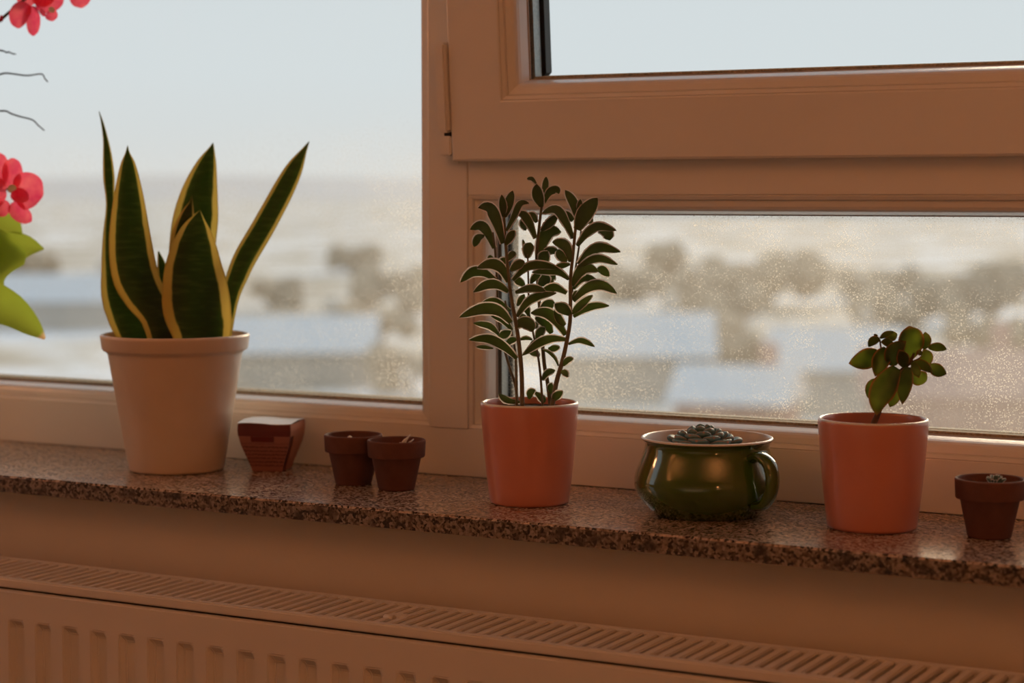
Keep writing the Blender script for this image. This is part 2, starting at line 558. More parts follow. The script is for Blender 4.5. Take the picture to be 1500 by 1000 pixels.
struct('floor', [(RX0 - 0.1, RX1 + 0.1, RY0 - 0.1, 2.18, FLOOR - 0.1, FLOOR)], M['floor'], 'brown wooden floor of the room', 'floor')
struct('ceiling', [(RX0 - 0.1, RX1 + 0.1, RY0 - 0.1, 2.18, CEIL, CEIL + 0.1)], M['room_wall'], 'pale painted ceiling of the room', 'ceiling')

# granite sill: polished top, rough front edge
bm = bmesh.new()
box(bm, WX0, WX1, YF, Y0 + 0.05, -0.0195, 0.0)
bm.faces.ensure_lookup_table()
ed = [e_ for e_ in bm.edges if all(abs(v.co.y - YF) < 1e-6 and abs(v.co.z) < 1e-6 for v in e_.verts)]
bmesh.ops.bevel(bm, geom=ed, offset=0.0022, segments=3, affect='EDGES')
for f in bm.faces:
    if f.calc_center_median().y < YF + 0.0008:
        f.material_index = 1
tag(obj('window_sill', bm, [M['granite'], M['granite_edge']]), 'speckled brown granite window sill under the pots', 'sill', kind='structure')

# ------------------------------------------------------------------ windows
BEAD = [(0.0000, 0.0080), (0.0000, 0.0012), (0.0012, 0.0004), (0.0048, 0.0022), (0.0056, 0.0058), (0.0066, 0.0050), (0.0125, 0.0062),
        (0.0155, 0.0080), (0.0176, 0.0108), (0.0190, 0.0150), (0.0202, 0.0210), (0.0214, 0.0285), (0.0000, 0.0285)]   # (towards the glass, outwards)
def corner_sweep(name, parent, rect, prof, y0, m, sides='LRBT', smooth=False):
    """mitred lengths of one section around a rectangle (x0, x1, z0, z1), each its own piece"""
    x0, x1, z0, z1 = rect
    for s in sides:
        bm = bmesh.new()
        ends = []
        for far in (0, 1):
            ring = []
            for u, d in prof:
                if s == 'L': p = (x0 + u, y0 + d, (z1 - u) if far else (z0 + u))
                if s == 'R': p = (x1 - u, y0 + d, (z1 - u) if far else (z0 + u))
                if s == 'B': p = ((x1 - u) if far else (x0 + u), y0 + d, z0 + u)
                if s == 'T': p = ((x1 - u) if far else (x0 + u), y0 + d, z1 - u)
                ring.append(bm.verts.new(p))
            ends.append(ring)
        n = len(prof)
        for k in range(n):
            f = bm.faces.new((ends[0][k], ends[0][(k + 1) % n], ends[1][(k + 1) % n], ends[1][k]))
        bm.faces.new(ends[0])
        bm.faces.new(ends[1])
        obj(name, bm, m, parent)
def pane(parent, rect, y0, glass, outer_glass, dx=0.0):
    """double glazing: gasket, inner pane, spacer bar with rubber behind, outer pane"""
    x0, x1, z0, z1 = rect
    g = 0.0190
    corner_sweep('gasket', parent, rect, [(0.010, 0.0285), (0.0212, 0.0285), (0.0226, 0.0300), (0.0226, 0.0316), (0.010, 0.0316)], y0, M['gasket'])
    for yy, mt in ((0.0320, glass), (0.0520, outer_glass)):
        bm = bmesh.new()
        box(bm, x0 + 0.008, x1 - 0.008, y0 + yy, y0 + yy + 0.004, z0 + 0.008, z1 - 0.008)
        obj('pane', bm, mt, parent)
    corner_sweep('spacer', parent, rect, [(0.008, 0.0361), (0.0252, 0.0361), (0.0252, 0.0519), (0.008, 0.0519)], y0, M['spacer'], 'LR')
    corner_sweep('spacer', parent, rect, [(0.008, 0.0361), (0.0220, 0.0361), (0.0220, 0.0519), (0.008, 0.0519)], y0, M['spacer'], 'T')
    corner_sweep('spacer', parent, rect, [(0.008, 0.0361), (0.0252, 0.0361), (0.0252, 0.0519), (0.008, 0.0519)], y0, M['dusty'], 'B')
    corner_sweep('outer_seal', parent, rect, [(0.006, 0.0562), (0.0290, 0.0562), (0.0290, 0.0700), (0.006, 0.0700)], y0, M['rubber'], 'LR')
    corner_sweep('outer_seal', parent, rect, [(0.006, 0.0562), (0.0224, 0.0562), (0.0224, 0.0700), (0.006, 0.0700)], y0, M['rubber'], 'T')
    corner_sweep('outer_seal', parent, rect, [(0.006, 0.0562), (0.0255, 0.0562), (0.0255, 0.0700), (0.006, 0.0700)], y0, M['dusty'], 'B')

XM0, XM1 = -1.2050, -1.1537                 # mullion faces
ZB = 0.0567                                 # top of the bottom rail's face
ZT0, ZT1 = 0.3296, 0.402                    # transom
w1 = empty('window_1', (0, Y0, 0))
tag(w1, 'white fixed window frame with dusty double glazing behind the pots', 'window', kind='structure')
D = 0.075
def rail(name, par, *b, bev=0.0008):
    bm = bmesh.new()
    box(bm, *b, bev=bev)
    return obj(name, bm, M['pvc'], par)
rail('bottom_rail', w1, WX0 + 0.06, WX1 - 0.06, Y0, Y0 + D, 0.0005, ZB)
rail('head_rail', w1, WX0 + 0.06, WX1 - 0.06, Y0, Y0 + D, WZ1 - 0.06, WZ1)
rail('stile', w1, WX0, WX0 + 0.06, Y0, Y0 + D, 0.0005, WZ1)
rail('stile', w1, WX1 - 0.06, WX1, Y0, Y0 + D, 0.0005, WZ1)
rail('mullion', w1, XM0, XM1, Y0 - 0.0012, Y0 + D, ZB, WZ1 - 0.06)
rail('transom', w1, XM1 + 0.0003, WX1 - 0.06, Y0 - 0.0004, Y0 + D, ZT0, ZT1)
left_rect = (WX0 + 0.06, XM0, ZB, WZ1 - 0.06)
low_rect = (XM1, WX1 - 0.06, ZB, ZT0)
for r_ in (left_rect, low_rect):
    corner_sweep('glazing_bead', w1, r_, BEAD, Y0, M['pvc'])
    pane(w1, r_, Y0, M['glass'], M['dirty_glass'])

# second window of the room, in the side wall beyond the orchid
w3 = empty('window_3', (RX0 - 0.05, 1.075, -0.05))
tag(w3, 'plain white window in the side wall of the room', 'window', kind='structure')
for nm, b_ in (('bottom_rail', (0.95, 1.60, -0.05, 0.01)), ('head_rail', (0.95, 1.60, 1.39, 1.45)), ('stile', (0.95, 1.01, 0.01, 1.39)), ('stile', (1.54, 1.60, 0.01, 1.39))):
    rail(nm, w3, RX0 - 0.085, RX0 - 0.015, *b_)
bm = bmesh.new()
box(bm, RX0 - 0.054, RX0 - 0.050, 1.0, 1.55, 0.0, 1.40)
obj('pane', bm, M['glass'], w3)

# tilted sash above the transom, hinged along its bottom edge
PIV = V((0, 2.006, 0.3690))
w2 = empty('window_2', PIV)
tag(w2, 'white upper window sash tilted into the room', 'window', kind='structure')
SX0, SX1, SZ0, SZ1 = -1.1645, WX1 - 0.045, 0.0, WZ1 - 0.055 - PIV.z
SW = 0.0685
SY = 1.990 - PIV.y
sash = [(0.0, 0.0034), (0.0012, 0.0012), (0.0034, 0.0), (SW - 0.0018, 0.0), (SW - 0.0005, 0.0005), (SW, 0.0018), (SW, 0.060), (0.022, 0.060), (0.022, 0.0170), (0.0, 0.0170)]
def local(fn):
    before = set(bpy.data.objects)
    fn()
    return [o for o in bpy.data.objects if o not in before]
def sweep_local(name, rect, prof, y0, m):
    corner_sweep(name, w2, tuple(a for a in rect), prof, y0, m)
# sash pieces are written in the sash's own coordinates, so shift by the pivot first
rect_s = (SX0, SX1, SZ0 + PIV.z, SZ1 + PIV.z)
sweep_local('sash_rail', rect_s, sash, SY + PIV.y, M['pvc'])
rect_i = (SX0 + SW, SX1 - SW, SZ0 + PIV.z + SW, SZ1 + PIV.z - SW)
sweep_local('glazing_bead', rect_i, BEAD, SY + PIV.y + 0.001, M['pvc'])
pane(w2, rect_i, SY + PIV.y + 0.001, M['glass'], M['glass'])
# hinge covers on the mullion side
bm = bmesh.new()
box(bm, SX0 - 0.0150, SX0 - 0.0004, SY + PIV.y - 0.0045, SY + PIV.y + 0.0155, PIV.z + 0.0335, PIV.z + 0.1365, 0.0030)
obj('hinge_cover', bm, M['pvc'], w2)
bm = bmesh.new()
box(bm, SX0 - 0.0110, SX0 - 0.0025, SY + PIV.y + 0.005, SY + PIV.y + 0.0155, PIV.z + 0.029, PIV.z + 0.034)
obj('hinge_pin', bm, M['dark'], w2)
w2.rotation_euler = (math.radians(4.6), 0, 0)
bm = bmesh.new()
box(bm, -1.1815, -1.1655, Y0 - 0.0190, Y0 - 0.0012, 0.3745, 0.3975, 0.0020)
box(bm, -1.1790, -1.1600, Y0 - 0.0090, Y0 - 0.0012, 0.3660, 0.3780, 0.0030)
obj('hinge_bearing', bm, M['pvc'], w1)

# ------------------------------------------------------------------ radiator
rad = empty('panel_radiator', (-0.9, 1.72, FLOOR + 0.08))
tag(rad, 'white panel radiator with slotted top grille below the sill', 'radiator')
GX0, GX1, GYB, GYF, GZ = -1.95, -0.012, 1.7745, 1.6700, -0.1000
bm = bmesh.new(); box(bm, GX0, GX1, GYB - 0.0105, GYB, GZ - 0.010, GZ, 0.0012); obj('rear_rail', bm, M['enamel'], rad)
bm = bmesh.new(); box(bm, GX0, GX1, GYF, GYF + 0.0100, GZ - 0.0105, GZ, 0.0016); obj('front_rail', bm, M['enamel'], rad)
sb = bmesh.new()
box(sb, -0.0047, 0.0047, GYF + 0.0096, GYB - 0.0100, GZ - 0.006, GZ - 0.0002, 0.0013)
first = None
nsl = int((GX1 - GX0 - 0.01) / 0.015)
for k in range(nsl):
    x = -1.0491 + 0.0065 + 0.015 * (k - 59)
    if not (GX0 + 0.006 < x < GX1 - 0.006):
        continue
    if first is None:
        first = obj('slat', sb, M['enamel'], rad)
        first.location.x = x
        for p_ in first.data.polygons: pass
    else:
        c = first.copy()
        COL.objects.link(c)
        c.parent = rad
        c.location.x = x
for ch in rad.children:
    if ch.name.startswith('slat'):
        ch.location = (ch.location.x - 0.0, 0, 0)
# small clip between two slats
cp = on_z(578, 902, GZ)
bm = bmesh.new()
box(bm, cp.x - 0.010, cp.x + 0.016, cp.y - 0.002, cp.y + 0.014, GZ - 0.005, GZ + 0.0006, 0.0016)
tube(bm, [(cp.x - 0.008, cp.y - 0.006, GZ - 0.001), (cp.x + 0.003, cp.y - 0.006, GZ - 0.001)], 0.0035, 10)
obj('grille_clip', bm, M['enamel'], rad)
# pressed front panel with vertical recessed flutes
def pressed(y_face, sgn):
    bm = bmesh.new()
    pitch = 0.03955
    x_ref = -1.5455
    xs = []
    k0 = int((GX0 - x_ref) / pitch) - 1
    k = k0
    prof = [(-0.0110, 0.0), (-0.0060, 0.007), (0.0060, 0.007), (0.0110, 0.0)]
    xs.append((GX0, 0.0))
    while x_ref + k * pitch < GX1:
        cx = x_ref + k * pitch
        if cx - 0.012 > GX0 and cx + 0.012 < GX1:
            xs += [(cx + dx, dd) for dx, dd in prof]
        k += 1
    xs.append((GX1, 0.0))
    zs = [(-0.1130, 0), (-0.1145, 0), (-0.1465, 0), (-0.1545, 1), (-0.58, 1), (-0.59, 0), (-0.66, 0)]
    grid = []
    for j, (z, a) in enumerate(zs):
        back = 0.0015 if j == 0 else 0
        grid.append([bm.verts.new((x, y_face + sgn * (d * a + back), z)) for x, d in xs])
    for j in range(len(zs) - 1):
        for i in range(len(xs) - 1):
            f = bm.faces.new((grid[j][i], grid[j][i + 1], grid[j + 1][i + 1], grid[j + 1][i]))
    ret = bmesh.ops.extrude_face_region(bm, geom=bm.faces[:])
    for v in [g for g in ret['geom'] if isinstance(g, bmesh.types.BMVert)]:
        v.co.y += sgn * 0.0025
    bmesh.ops.bevel(bm, geom=[e_ for e_ in bm.edges if len(e_.link_faces) == 2 and e_.calc_face_angle(0) > 0.4], offset=0.0012, segments=2, affect='EDGES')
    return bm
obj('front_panel', pressed(1.6712, 1), M['enamel'], rad)
obj('rear_panel', pressed(1.7740, -1), M['enamel'], rad)
bm = bmesh.new()
for k in range(46):                         # convector fins between the two panels
    x = GX0 + 0.03 + k * 0.042
    if x < GX1 - 0.02:
        box(bm, x - 0.0006, x + 0.0006, 1.688, 1.756, -0.58, -0.150)
box(bm, GX0 + 0.01, GX1 - 0.01, 1.690, 1.754, -0.58, -0.128)  # dark filler block, added so the grille slots look shaded
o_ = obj('fins_and_shade_block', bm, M['dark'], rad)
o_['kind'] = 'stuff'
for x in (GX0, GX1 - 0.0012):
    bm = bmesh.new(); box(bm, x, x + 0.0012, GYF + 0.002, GYB - 0.001, -0.66, GZ - 0.0105); obj('side_cover', bm, M['enamel'], rad)
for x in (-1.6, -0.35):
    bm = bmesh.new(); box(bm, x, x + 0.03, 1.7765, YW, -0.62, -0.16); obj('wall_bracket', bm, M['dark'], rad)

# ------------------------------------------------------------------ pots
def spot(px, py):
    p = on_z(px, py, 0.0)
    s = F / depth_of(p)
    return p, s
def pot_profile(outer, wall, inner_bottom):
    """outer: (radius, z) from the base up to the rim; adds the rim and inside down to the soil"""
    r, z = outer[-1]
    pr = list(outer)
    pr += [(r - wall * 0.15, z + wall * 0.35), (r - wall * 0.5, z + wall * 0.5), (r - wall * 0.85, z + wall * 0.3), (r - wall, z - wall * 0.2)]
    for rr, zz in inner_bottom:
        pr.append((rr, zz))
    return pr
def soil(root, c, r, z, name='soil'):
    bm = bmesh.new()
    n, rg = 40, 7
    ctr = bm.verts.new((c.x, c.y, c.z + z + 0.001))
    prev = None
    for j in range(1, rg + 1):
        rr = r * j / rg
        ring = [bm.verts.new((c.x + rr * math.cos(2 * math.pi * k / n), c.y + rr * math.sin(2 * math.pi * k / n), c.z + z + random.uniform(-1, 1) * 0.0012 * (j < rg))) for k in range(n)]
        for k in range(n):
            if prev is None: bm.faces.new((ctr, ring[k], ring[(k + 1) % n]))
            else: bm.faces.new((prev[k], ring[k], ring[(k + 1) % n], prev[(k + 1) % n]))
        prev = ring
    low = [bm.verts.new((v.co.x, v.co.y, v.co.z - 0.006)) for v in prev]
    for k in range(n):
        bm.faces.new((prev[k], low[k], low[(k + 1) % n], prev[(k + 1) % n]))
    bm.faces.new(low)
    return obj(name, bm, M['soil'], root, smooth=True)

# ---- snake plant in the rimmed cream pot
P, s = spot(259, 687)
sp = empty('potted_snake_plant', P)
tag(sp, 'snake plant with yellow-edged upright leaves in a cream rimmed pot', 'potted plant')
hz = lambda py, base: (base - py) / s * 1.004
k_ = 1 / s
zr = (687 - 489) * k_
outer = [(64 * k_, 0.0), (68 * k_, 0.0012), (69.5 * k_, 0.004), (97 * k_, zr - 28 * k_), (98.0 * k_, zr - 25.5 * k_), (100.5 * k_, zr - 23.5 * k_), (103.5 * k_, zr - 22 * k_),
         (105.5 * k_, zr - 19 * k_), (107.5 * k_, zr - 4 * k_), (108 * k_, zr - 2 * k_)]
prof = pot_profile(outer, 6.5 * k_, [(90 * k_, zr - 30 * k_), (86 * k_, zr - 42 * k_)])
bm = bmesh.new(); lathe(bm, P, prof, 72)
obj('pot', bm, M['cream'], sp)
soil(sp, P, 88 * k_, zr - 34 * k_)
d0 = depth_of(P)
def px_blade(name, root, pts, mats, dz0, dz1, depth0, thick, channel=0.25, twist=0.0, cosw=1.0, **kw):
    """pts (x, y, width) in pixels; the blade's depth runs from depth0+dz0 at its base to depth0+dz1 at its tip"""
    n = len(pts)
    P3, Wd = [], []
    for i, (x, y, w) in enumerate(pts):
        d = depth0 + dz0 + (dz1 - dz0) * (i / max(1, n - 1))
        P3.append(deep(x, y, d))
        Wd.append(w * d / F / cosw)
    return blade(name, root, P3, Wd, mats, thick, channel, twist, **kw)
SNK = [
    ([(203, 505, 52), (182, 440, 62), (172, 390, 46), (165, 345, 28), (162, 300, 13), (160, 262, 17), (158, 232, 14), (155, 205, 8), (150, 180, 4), (145, 163, 1)], 0.022, 0.040, 0.25, 0.0),
    ([(278, 505, 46), (280, 400, 64), (284, 350, 68), (288, 318, 66), (292, 290, 57), (297, 265, 45), (304, 238, 28), (310, 218, 9), (312, 209, 1)], 0.035, 0.045, 0.22, 0.0),
    ([(325, 505, 24), (336, 440, 26), (349, 400, 32), (362, 372, 34), (381, 340, 34), (400, 306, 33), (417, 274, 31), (432, 245, 24), (445, 221, 9), (453, 207, 1)], 0.010, 0.030, 0.30, 0.15),
    ([(250, 505, 20), (242, 430, 20), (237, 392, 15), (232, 368, 2)], 0.020, 0.026, 0.25, 0.5),
    ([(270, 505, 30), (269, 400, 44), (270, 345, 36), (275, 314, 20), (280, 296, 5), (281, 287, 1)], 0.006, 0.010, 0.40, 0.1),
    ([(243, 507, 44), (232, 462, 52), (212, 430, 62), (199, 400, 68), (192, 350, 62), (190, 300, 48), (189, 268, 36), (188, 240, 22), (187, 224, 7), (187, 213, 1)], -0.018, -0.022, 0.28, 0.0),
    ([(300, 507, 76), (296, 478, 92), (290, 450, 100), (287, 420, 96), (285, 390, 84), (286, 360, 66), (288, 335, 43), (291, 317, 16), (293, 308, 1)], -0.034, -0.038, 0.22, 0.0)]
for pts, a, b, ch, tw in SNK:
    px_blade('leaf', sp, pts, M['snake'], a, b, d0, 0.0042, ch, tw, rings=30, nc=9)

# ---- tapered carton
P, s = spot(398, 687)
bx = empty('tapered_carton', P, math.radians(0))
tag(bx, 'small tapered dark red carton with printed text and white top', 'carton')
k_ = 1 / s
ang = YAW - math.radians(9)
bxm = Matrix.Translation(P) @ Matrix.Rotation(ang, 4, 'Z')
prof_c = [(0.0000, 0.0190), (0.0060, 0.0205), (0.0200, 0.0257), (0.0330, 0.0303), (0.0420, 0.0323), (0.0500, 0.0330), (0.0580, 0.0325)]
def ring_c(z, h, hy=None):
    hy = hy or h
    return [(-h, -hy, z), (h, -hy, z), (h, hy, z), (-h, hy, z)]
def carton_part(name, m, builder):
    bm = bmesh.new()
    builder(bm)
    o = obj(name, bm, m, bx, world=False)
    o.matrix_local = Matrix.Rotation(ang, 4, 'Z')
    return o
def tray(bm):
    rings = [[bm.verts.new(v) for v in ring_c(z, h * 0.97)] for z, h in prof_c]
    for a, b in zip(rings, rings[1:]):
        for i in range(4):
            bm.faces.new((a[i], a[(i + 1) % 4], b[(i + 1) % 4], b[i]))
    bm.faces.new(rings[0]); bm.faces.new(rings[-1])
carton_part('tray', M['carton_dark'], tray)
def lid(bm):
    n = 9
    rows = []
    for i in range(n):
        x = -0.0332 + 0.0664 * i / (n - 1)
        sag = 0.0008 * math.sin(math.pi * i / (n - 1) * 2.0)
        rows.append([bm.verts.new((x, y, 0.0583 + sag + dz)) for y, dz in ((-0.0334, 0), (0, 0.0015), (0.0334, 0))])
    for a, b in zip(rows, rows[1:]):
        for j in range(2):
            bm.faces.new((a[j], b[j], b[j + 1], a[j + 1]))
    r = bmesh.ops.extrude_face_region(bm, geom=bm.faces[:])
    for v in [g for g in r['geom'] if isinstance(g, bmesh.types.BMVert)]:
        v.co.z += 0.0008
carton_part('lid', M['carton_top'], lid)
def skin(side, z0, z1, off, xa=-1.0, xb=1.0):
    """a sheet lying on one flared side between two heights"""
    def h_at(z):
        for (za, ha), (zb, hb) in zip(prof_c, prof_c[1:]):
            if za <= z <= zb:
                return ha + (hb - ha) * (z - za) / (zb - za)
        return prof_c[-1][1]
    def f(bm):
        zs = [z0] + [z for z, _ in prof_c if z0 < z < z1] + [z1]
        lay = []
        for o_ in (off, off - 0.0006):
            g = []
            for z in zs:
                h = h_at(z)
                if side == 'front': g.append([bm.verts.new((h * t, -h * 0.97 - o_, z)) for t in (xa, xb)])
                else: g.append([bm.verts.new((h * 0.97 + o_, h * t, z)) for t in (xa, xb)])
            lay.append(g)
        for a, b in zip(range(len(zs) - 1), range(1, len(zs))):
            for g in lay:
                bm.faces.new((g[a][0], g[a][1], g[b][1], g[b][0]))
        for i in range(len(zs) - 1):
            for e_ in (0, 1):
                bm.faces.new((lay[0][i][e_], lay[0][i + 1][e_], lay[1][i + 1][e_], lay[1][i][e_]))
        for i in (0, -1):
            bm.faces.new((lay[0][i][0], lay[0][i][1], lay[1][i][1], lay[1][i][0]))
    return f
carton_part('printed_panel', M['carton_print'], skin('front', 0.0004, 0.0435, 0.0012, -0.96, 0.98))
carton_part('top_band', M['carton_dark'], skin('front', 0.0436, 0.0578, 0.0012, -0.98, 0.98))
carton_part('tab', M['carton_dark'], skin('front', 0.0368, 0.0435, 0.0022, -0.50, 0.38))
carton_part('side_panel', M['carton_side'], skin('right', 0.0006, 0.0430, 0.0012, -0.55, 1.0))
carton_part('side_band', M['carton_side'], skin('right', 0.0432, 0.0578, 0.0012, -0.98, 0.98))

# ---- small terracotta pots
def terracotta(px, py, kr, label, dy=0.0):
    P, s = spot(px, py)
    k = kr / s
    r = empty('terracotta_pot', P)
    tag(r, label, 'flower pot')
    h = 72 * k
    outer = [(24.5 * k, 0), (26.2 * k, 0.0008), (26.8 * k, 0.002), (36.2 * k, h - 25 * k), (37.0 * k, h - 24.3 * k), (41.0 * k, h - 24 * k), (41.8 * k, h - 22.8 * k),
             (42.9 * k, h - 2.2 * k), (43 * k, h - 1.0 * k)]
    pr = pot_profile(outer, 4.2 * k, [(36.5 * k, h - 10 * k), (33.5 * k, h - 22 * k)])
    bm = bmesh.new(); lathe(bm, P, pr, 56)
    obj('pot', bm, M['terracotta'], r)
    soil(r, P, 34.6 * k, h - 17 * k)
    return r, P, k, h
r1, P1, k1, h1 = terracotta(518, 708, 1.0, 'small terracotta pot with a rounded bud just showing at its rim')
r2, P2, k2, h2 = terracotta(581, 716, 1.0, 'small terracotta pot with thin white dry twigs sticking out')
r3, P3_, k3, h3 = terracotta(1449, 786, 1.19, 'small terracotta pot with a hairy grey-green seedling beside the jade plant')
bm = bmesh.new()                            # little rounded bud
c = P1 + V((0, 0, h1 - 17 * k1)) + RT * (-5 * k1) - V((FW.x, FW.y, 0)) * (2 * k1)
lathe(bm, c, [(0.3 * k1, -0.001), (4.0 * k1, 0.0), (5.6 * k1, 6 * k1), (4.6 * k1, 12 * k1), (2.4 * k1, 15 * k1), (0.2 * k1, 16 * k1)], 12, cap1=True)
obj('bud', bm, M['straw'], r1)
for ax, ay, bx_, by_ in ((588, 652, 601, 636), (584, 651, 597, 640), (592, 652, 606, 643), (583, 645, 590, 650), (596, 652, 592, 643)):
    d2 = depth_of(P2)
    bm = bmesh.new()
    tube(bm, [deep(ax, ay + 9, d2), deep((ax + bx_) / 2, (ay + by_) / 2 + 1, d2 - 0.002), deep(bx_, by_, d2 + 0.002)], [0.0013, 0.0012, 0.0006], 6)
    obj('twig', bm, M['straw'], r2)
random.seed(5)
for k in range(16):                         # hairy seedling
    a = random.uniform(0, 6.28)
    t = random.uniform(0.2, 1)
    b0 = P3_ + V((0, 0, h3 - 12 * k3)) + RT * (6 * k3)
    tip = b0 + V((math.cos(a) * t, math.sin(a) * t, 0)) * (15 * k3) + V((0, 0, (20 - 8 * t) * k3))
    blade('leaf', r3, [b0 + (tip - b0) * 0.15, b0 + (tip - b0) * 0.6 + V((0, 0, 2 * k3)), tip], [0.0016, 0.0030, 0.0008], [M['rosette'], M['fuzz']], 0.0016, 0.2, rings=6, nc=5, fringe=0.0006)

# ---- tall fuzzy succulent in the coral pot
P, s = spot(775.5, 735)
kl = empty('potted_fuzzy_succulent', P)
tag(kl, 'tall fuzzy-leaved succulent with many stems in a coral glazed pot', 'potted plant')
k_ = 1 / s
def coral_pot(root, P, k, rb, rt, h, name='pot'):
    outer = [(rb * 0.93 * k, 0), (rb * 0.985 * k, 0.0012), (rb * k, 0.004), ((rb + (rt - rb) * 0.42) * k, h * 0.35), ((rb + (rt - rb) * 0.80) * k, h * 0.72), (rt * k, h * 0.965), (rt * k, h - 1.5 * k)]
    w = 5.5 * k
    pr = pot_profile(outer, w, [((rt - 6) * k, h - 8 * k), ((rt - 8) * k, h - 40 * k)])
    n = len(outer)
    mis = [0] * (len(pr) - 1)
    for i in (n - 1, n, n + 1):
        mis[i] = 1
    bm = bmesh.new(); lathe(bm, P, pr, 72, mis)
    return obj(name, bm, [M['coral'], M['rimwhite']], root)
hk = (735 - 588) * k_
coral_pot(kl, P, k_, 58.5, 71.5, hk)
soil(kl, P, 64.5 * k_, hk - 9 * k_)
dk = depth_of(P)
U = lambda x, y: (660 + x / 5.554, 250 + y / 5.554)
Lw = lambda x, y: (660 + x / 5.554, 420 + y / 5.554)
STEMS = {   # pixel course from the soil up, depth offset at base and top, radius px
    'a': ([(765, 599), (764, 546), (760, 501), (755, 469), (748, 429), (743, 385), (739, 331), (737.5, 300)], -0.030, -0.034, 3.0, 1.6),
    'b': ([(808, 599), (815, 560), (823, 532), (830, 501), (835.5, 465), (835.5, 412), (839, 376), (844, 325), (847, 300)], -0.020, -0.026, 3.2, 1.6),
    'c': ([(807, 599), (802, 559), (797, 530), (790, 443), (786, 383), (789, 340), (793, 305), (795, 285)], 0.012, 0.006, 2.8, 1.5),
    'd': ([(795, 599), (792, 553), (788, 521), (780, 483), (775, 456), (774, 412), (773, 372)], 0.000, 0.000, 1.6, 1.1),
    'e': ([(759, 599), (755, 564), (748, 542), (741, 519), (732, 483), (728, 408), (725, 365), (722, 340)], 0.018, 0.022, 2.0, 1.2),
    'f': ([(757, 599), (756, 537), (754, 510), (746, 470), (740, 440)], 0.010, 0.016, 1.8, 1.2),
    'g': ([(836, 440), (842, 400), (848, 362), (852, 330)], 0.004, 0.012, 1.6, 1.0)}
stem_obj = {}
for key, (pts, a, b, r0, r1_) in STEMS.items():
    n = 26
    q = smooth_pts(pts, n)
    bm = bmesh.new()
    tube(bm, [deep(x, y, dk + a + (b - a) * i / (n - 1)) for i, (x, y) in enumerate(q)], [(r0 + (r1_ - r0) * i / (n - 1)) * 1.22 * k_ for i in range(n)], 10)
    stem_obj[key] = (obj('stem', bm, M['stem'], kl), a, b)
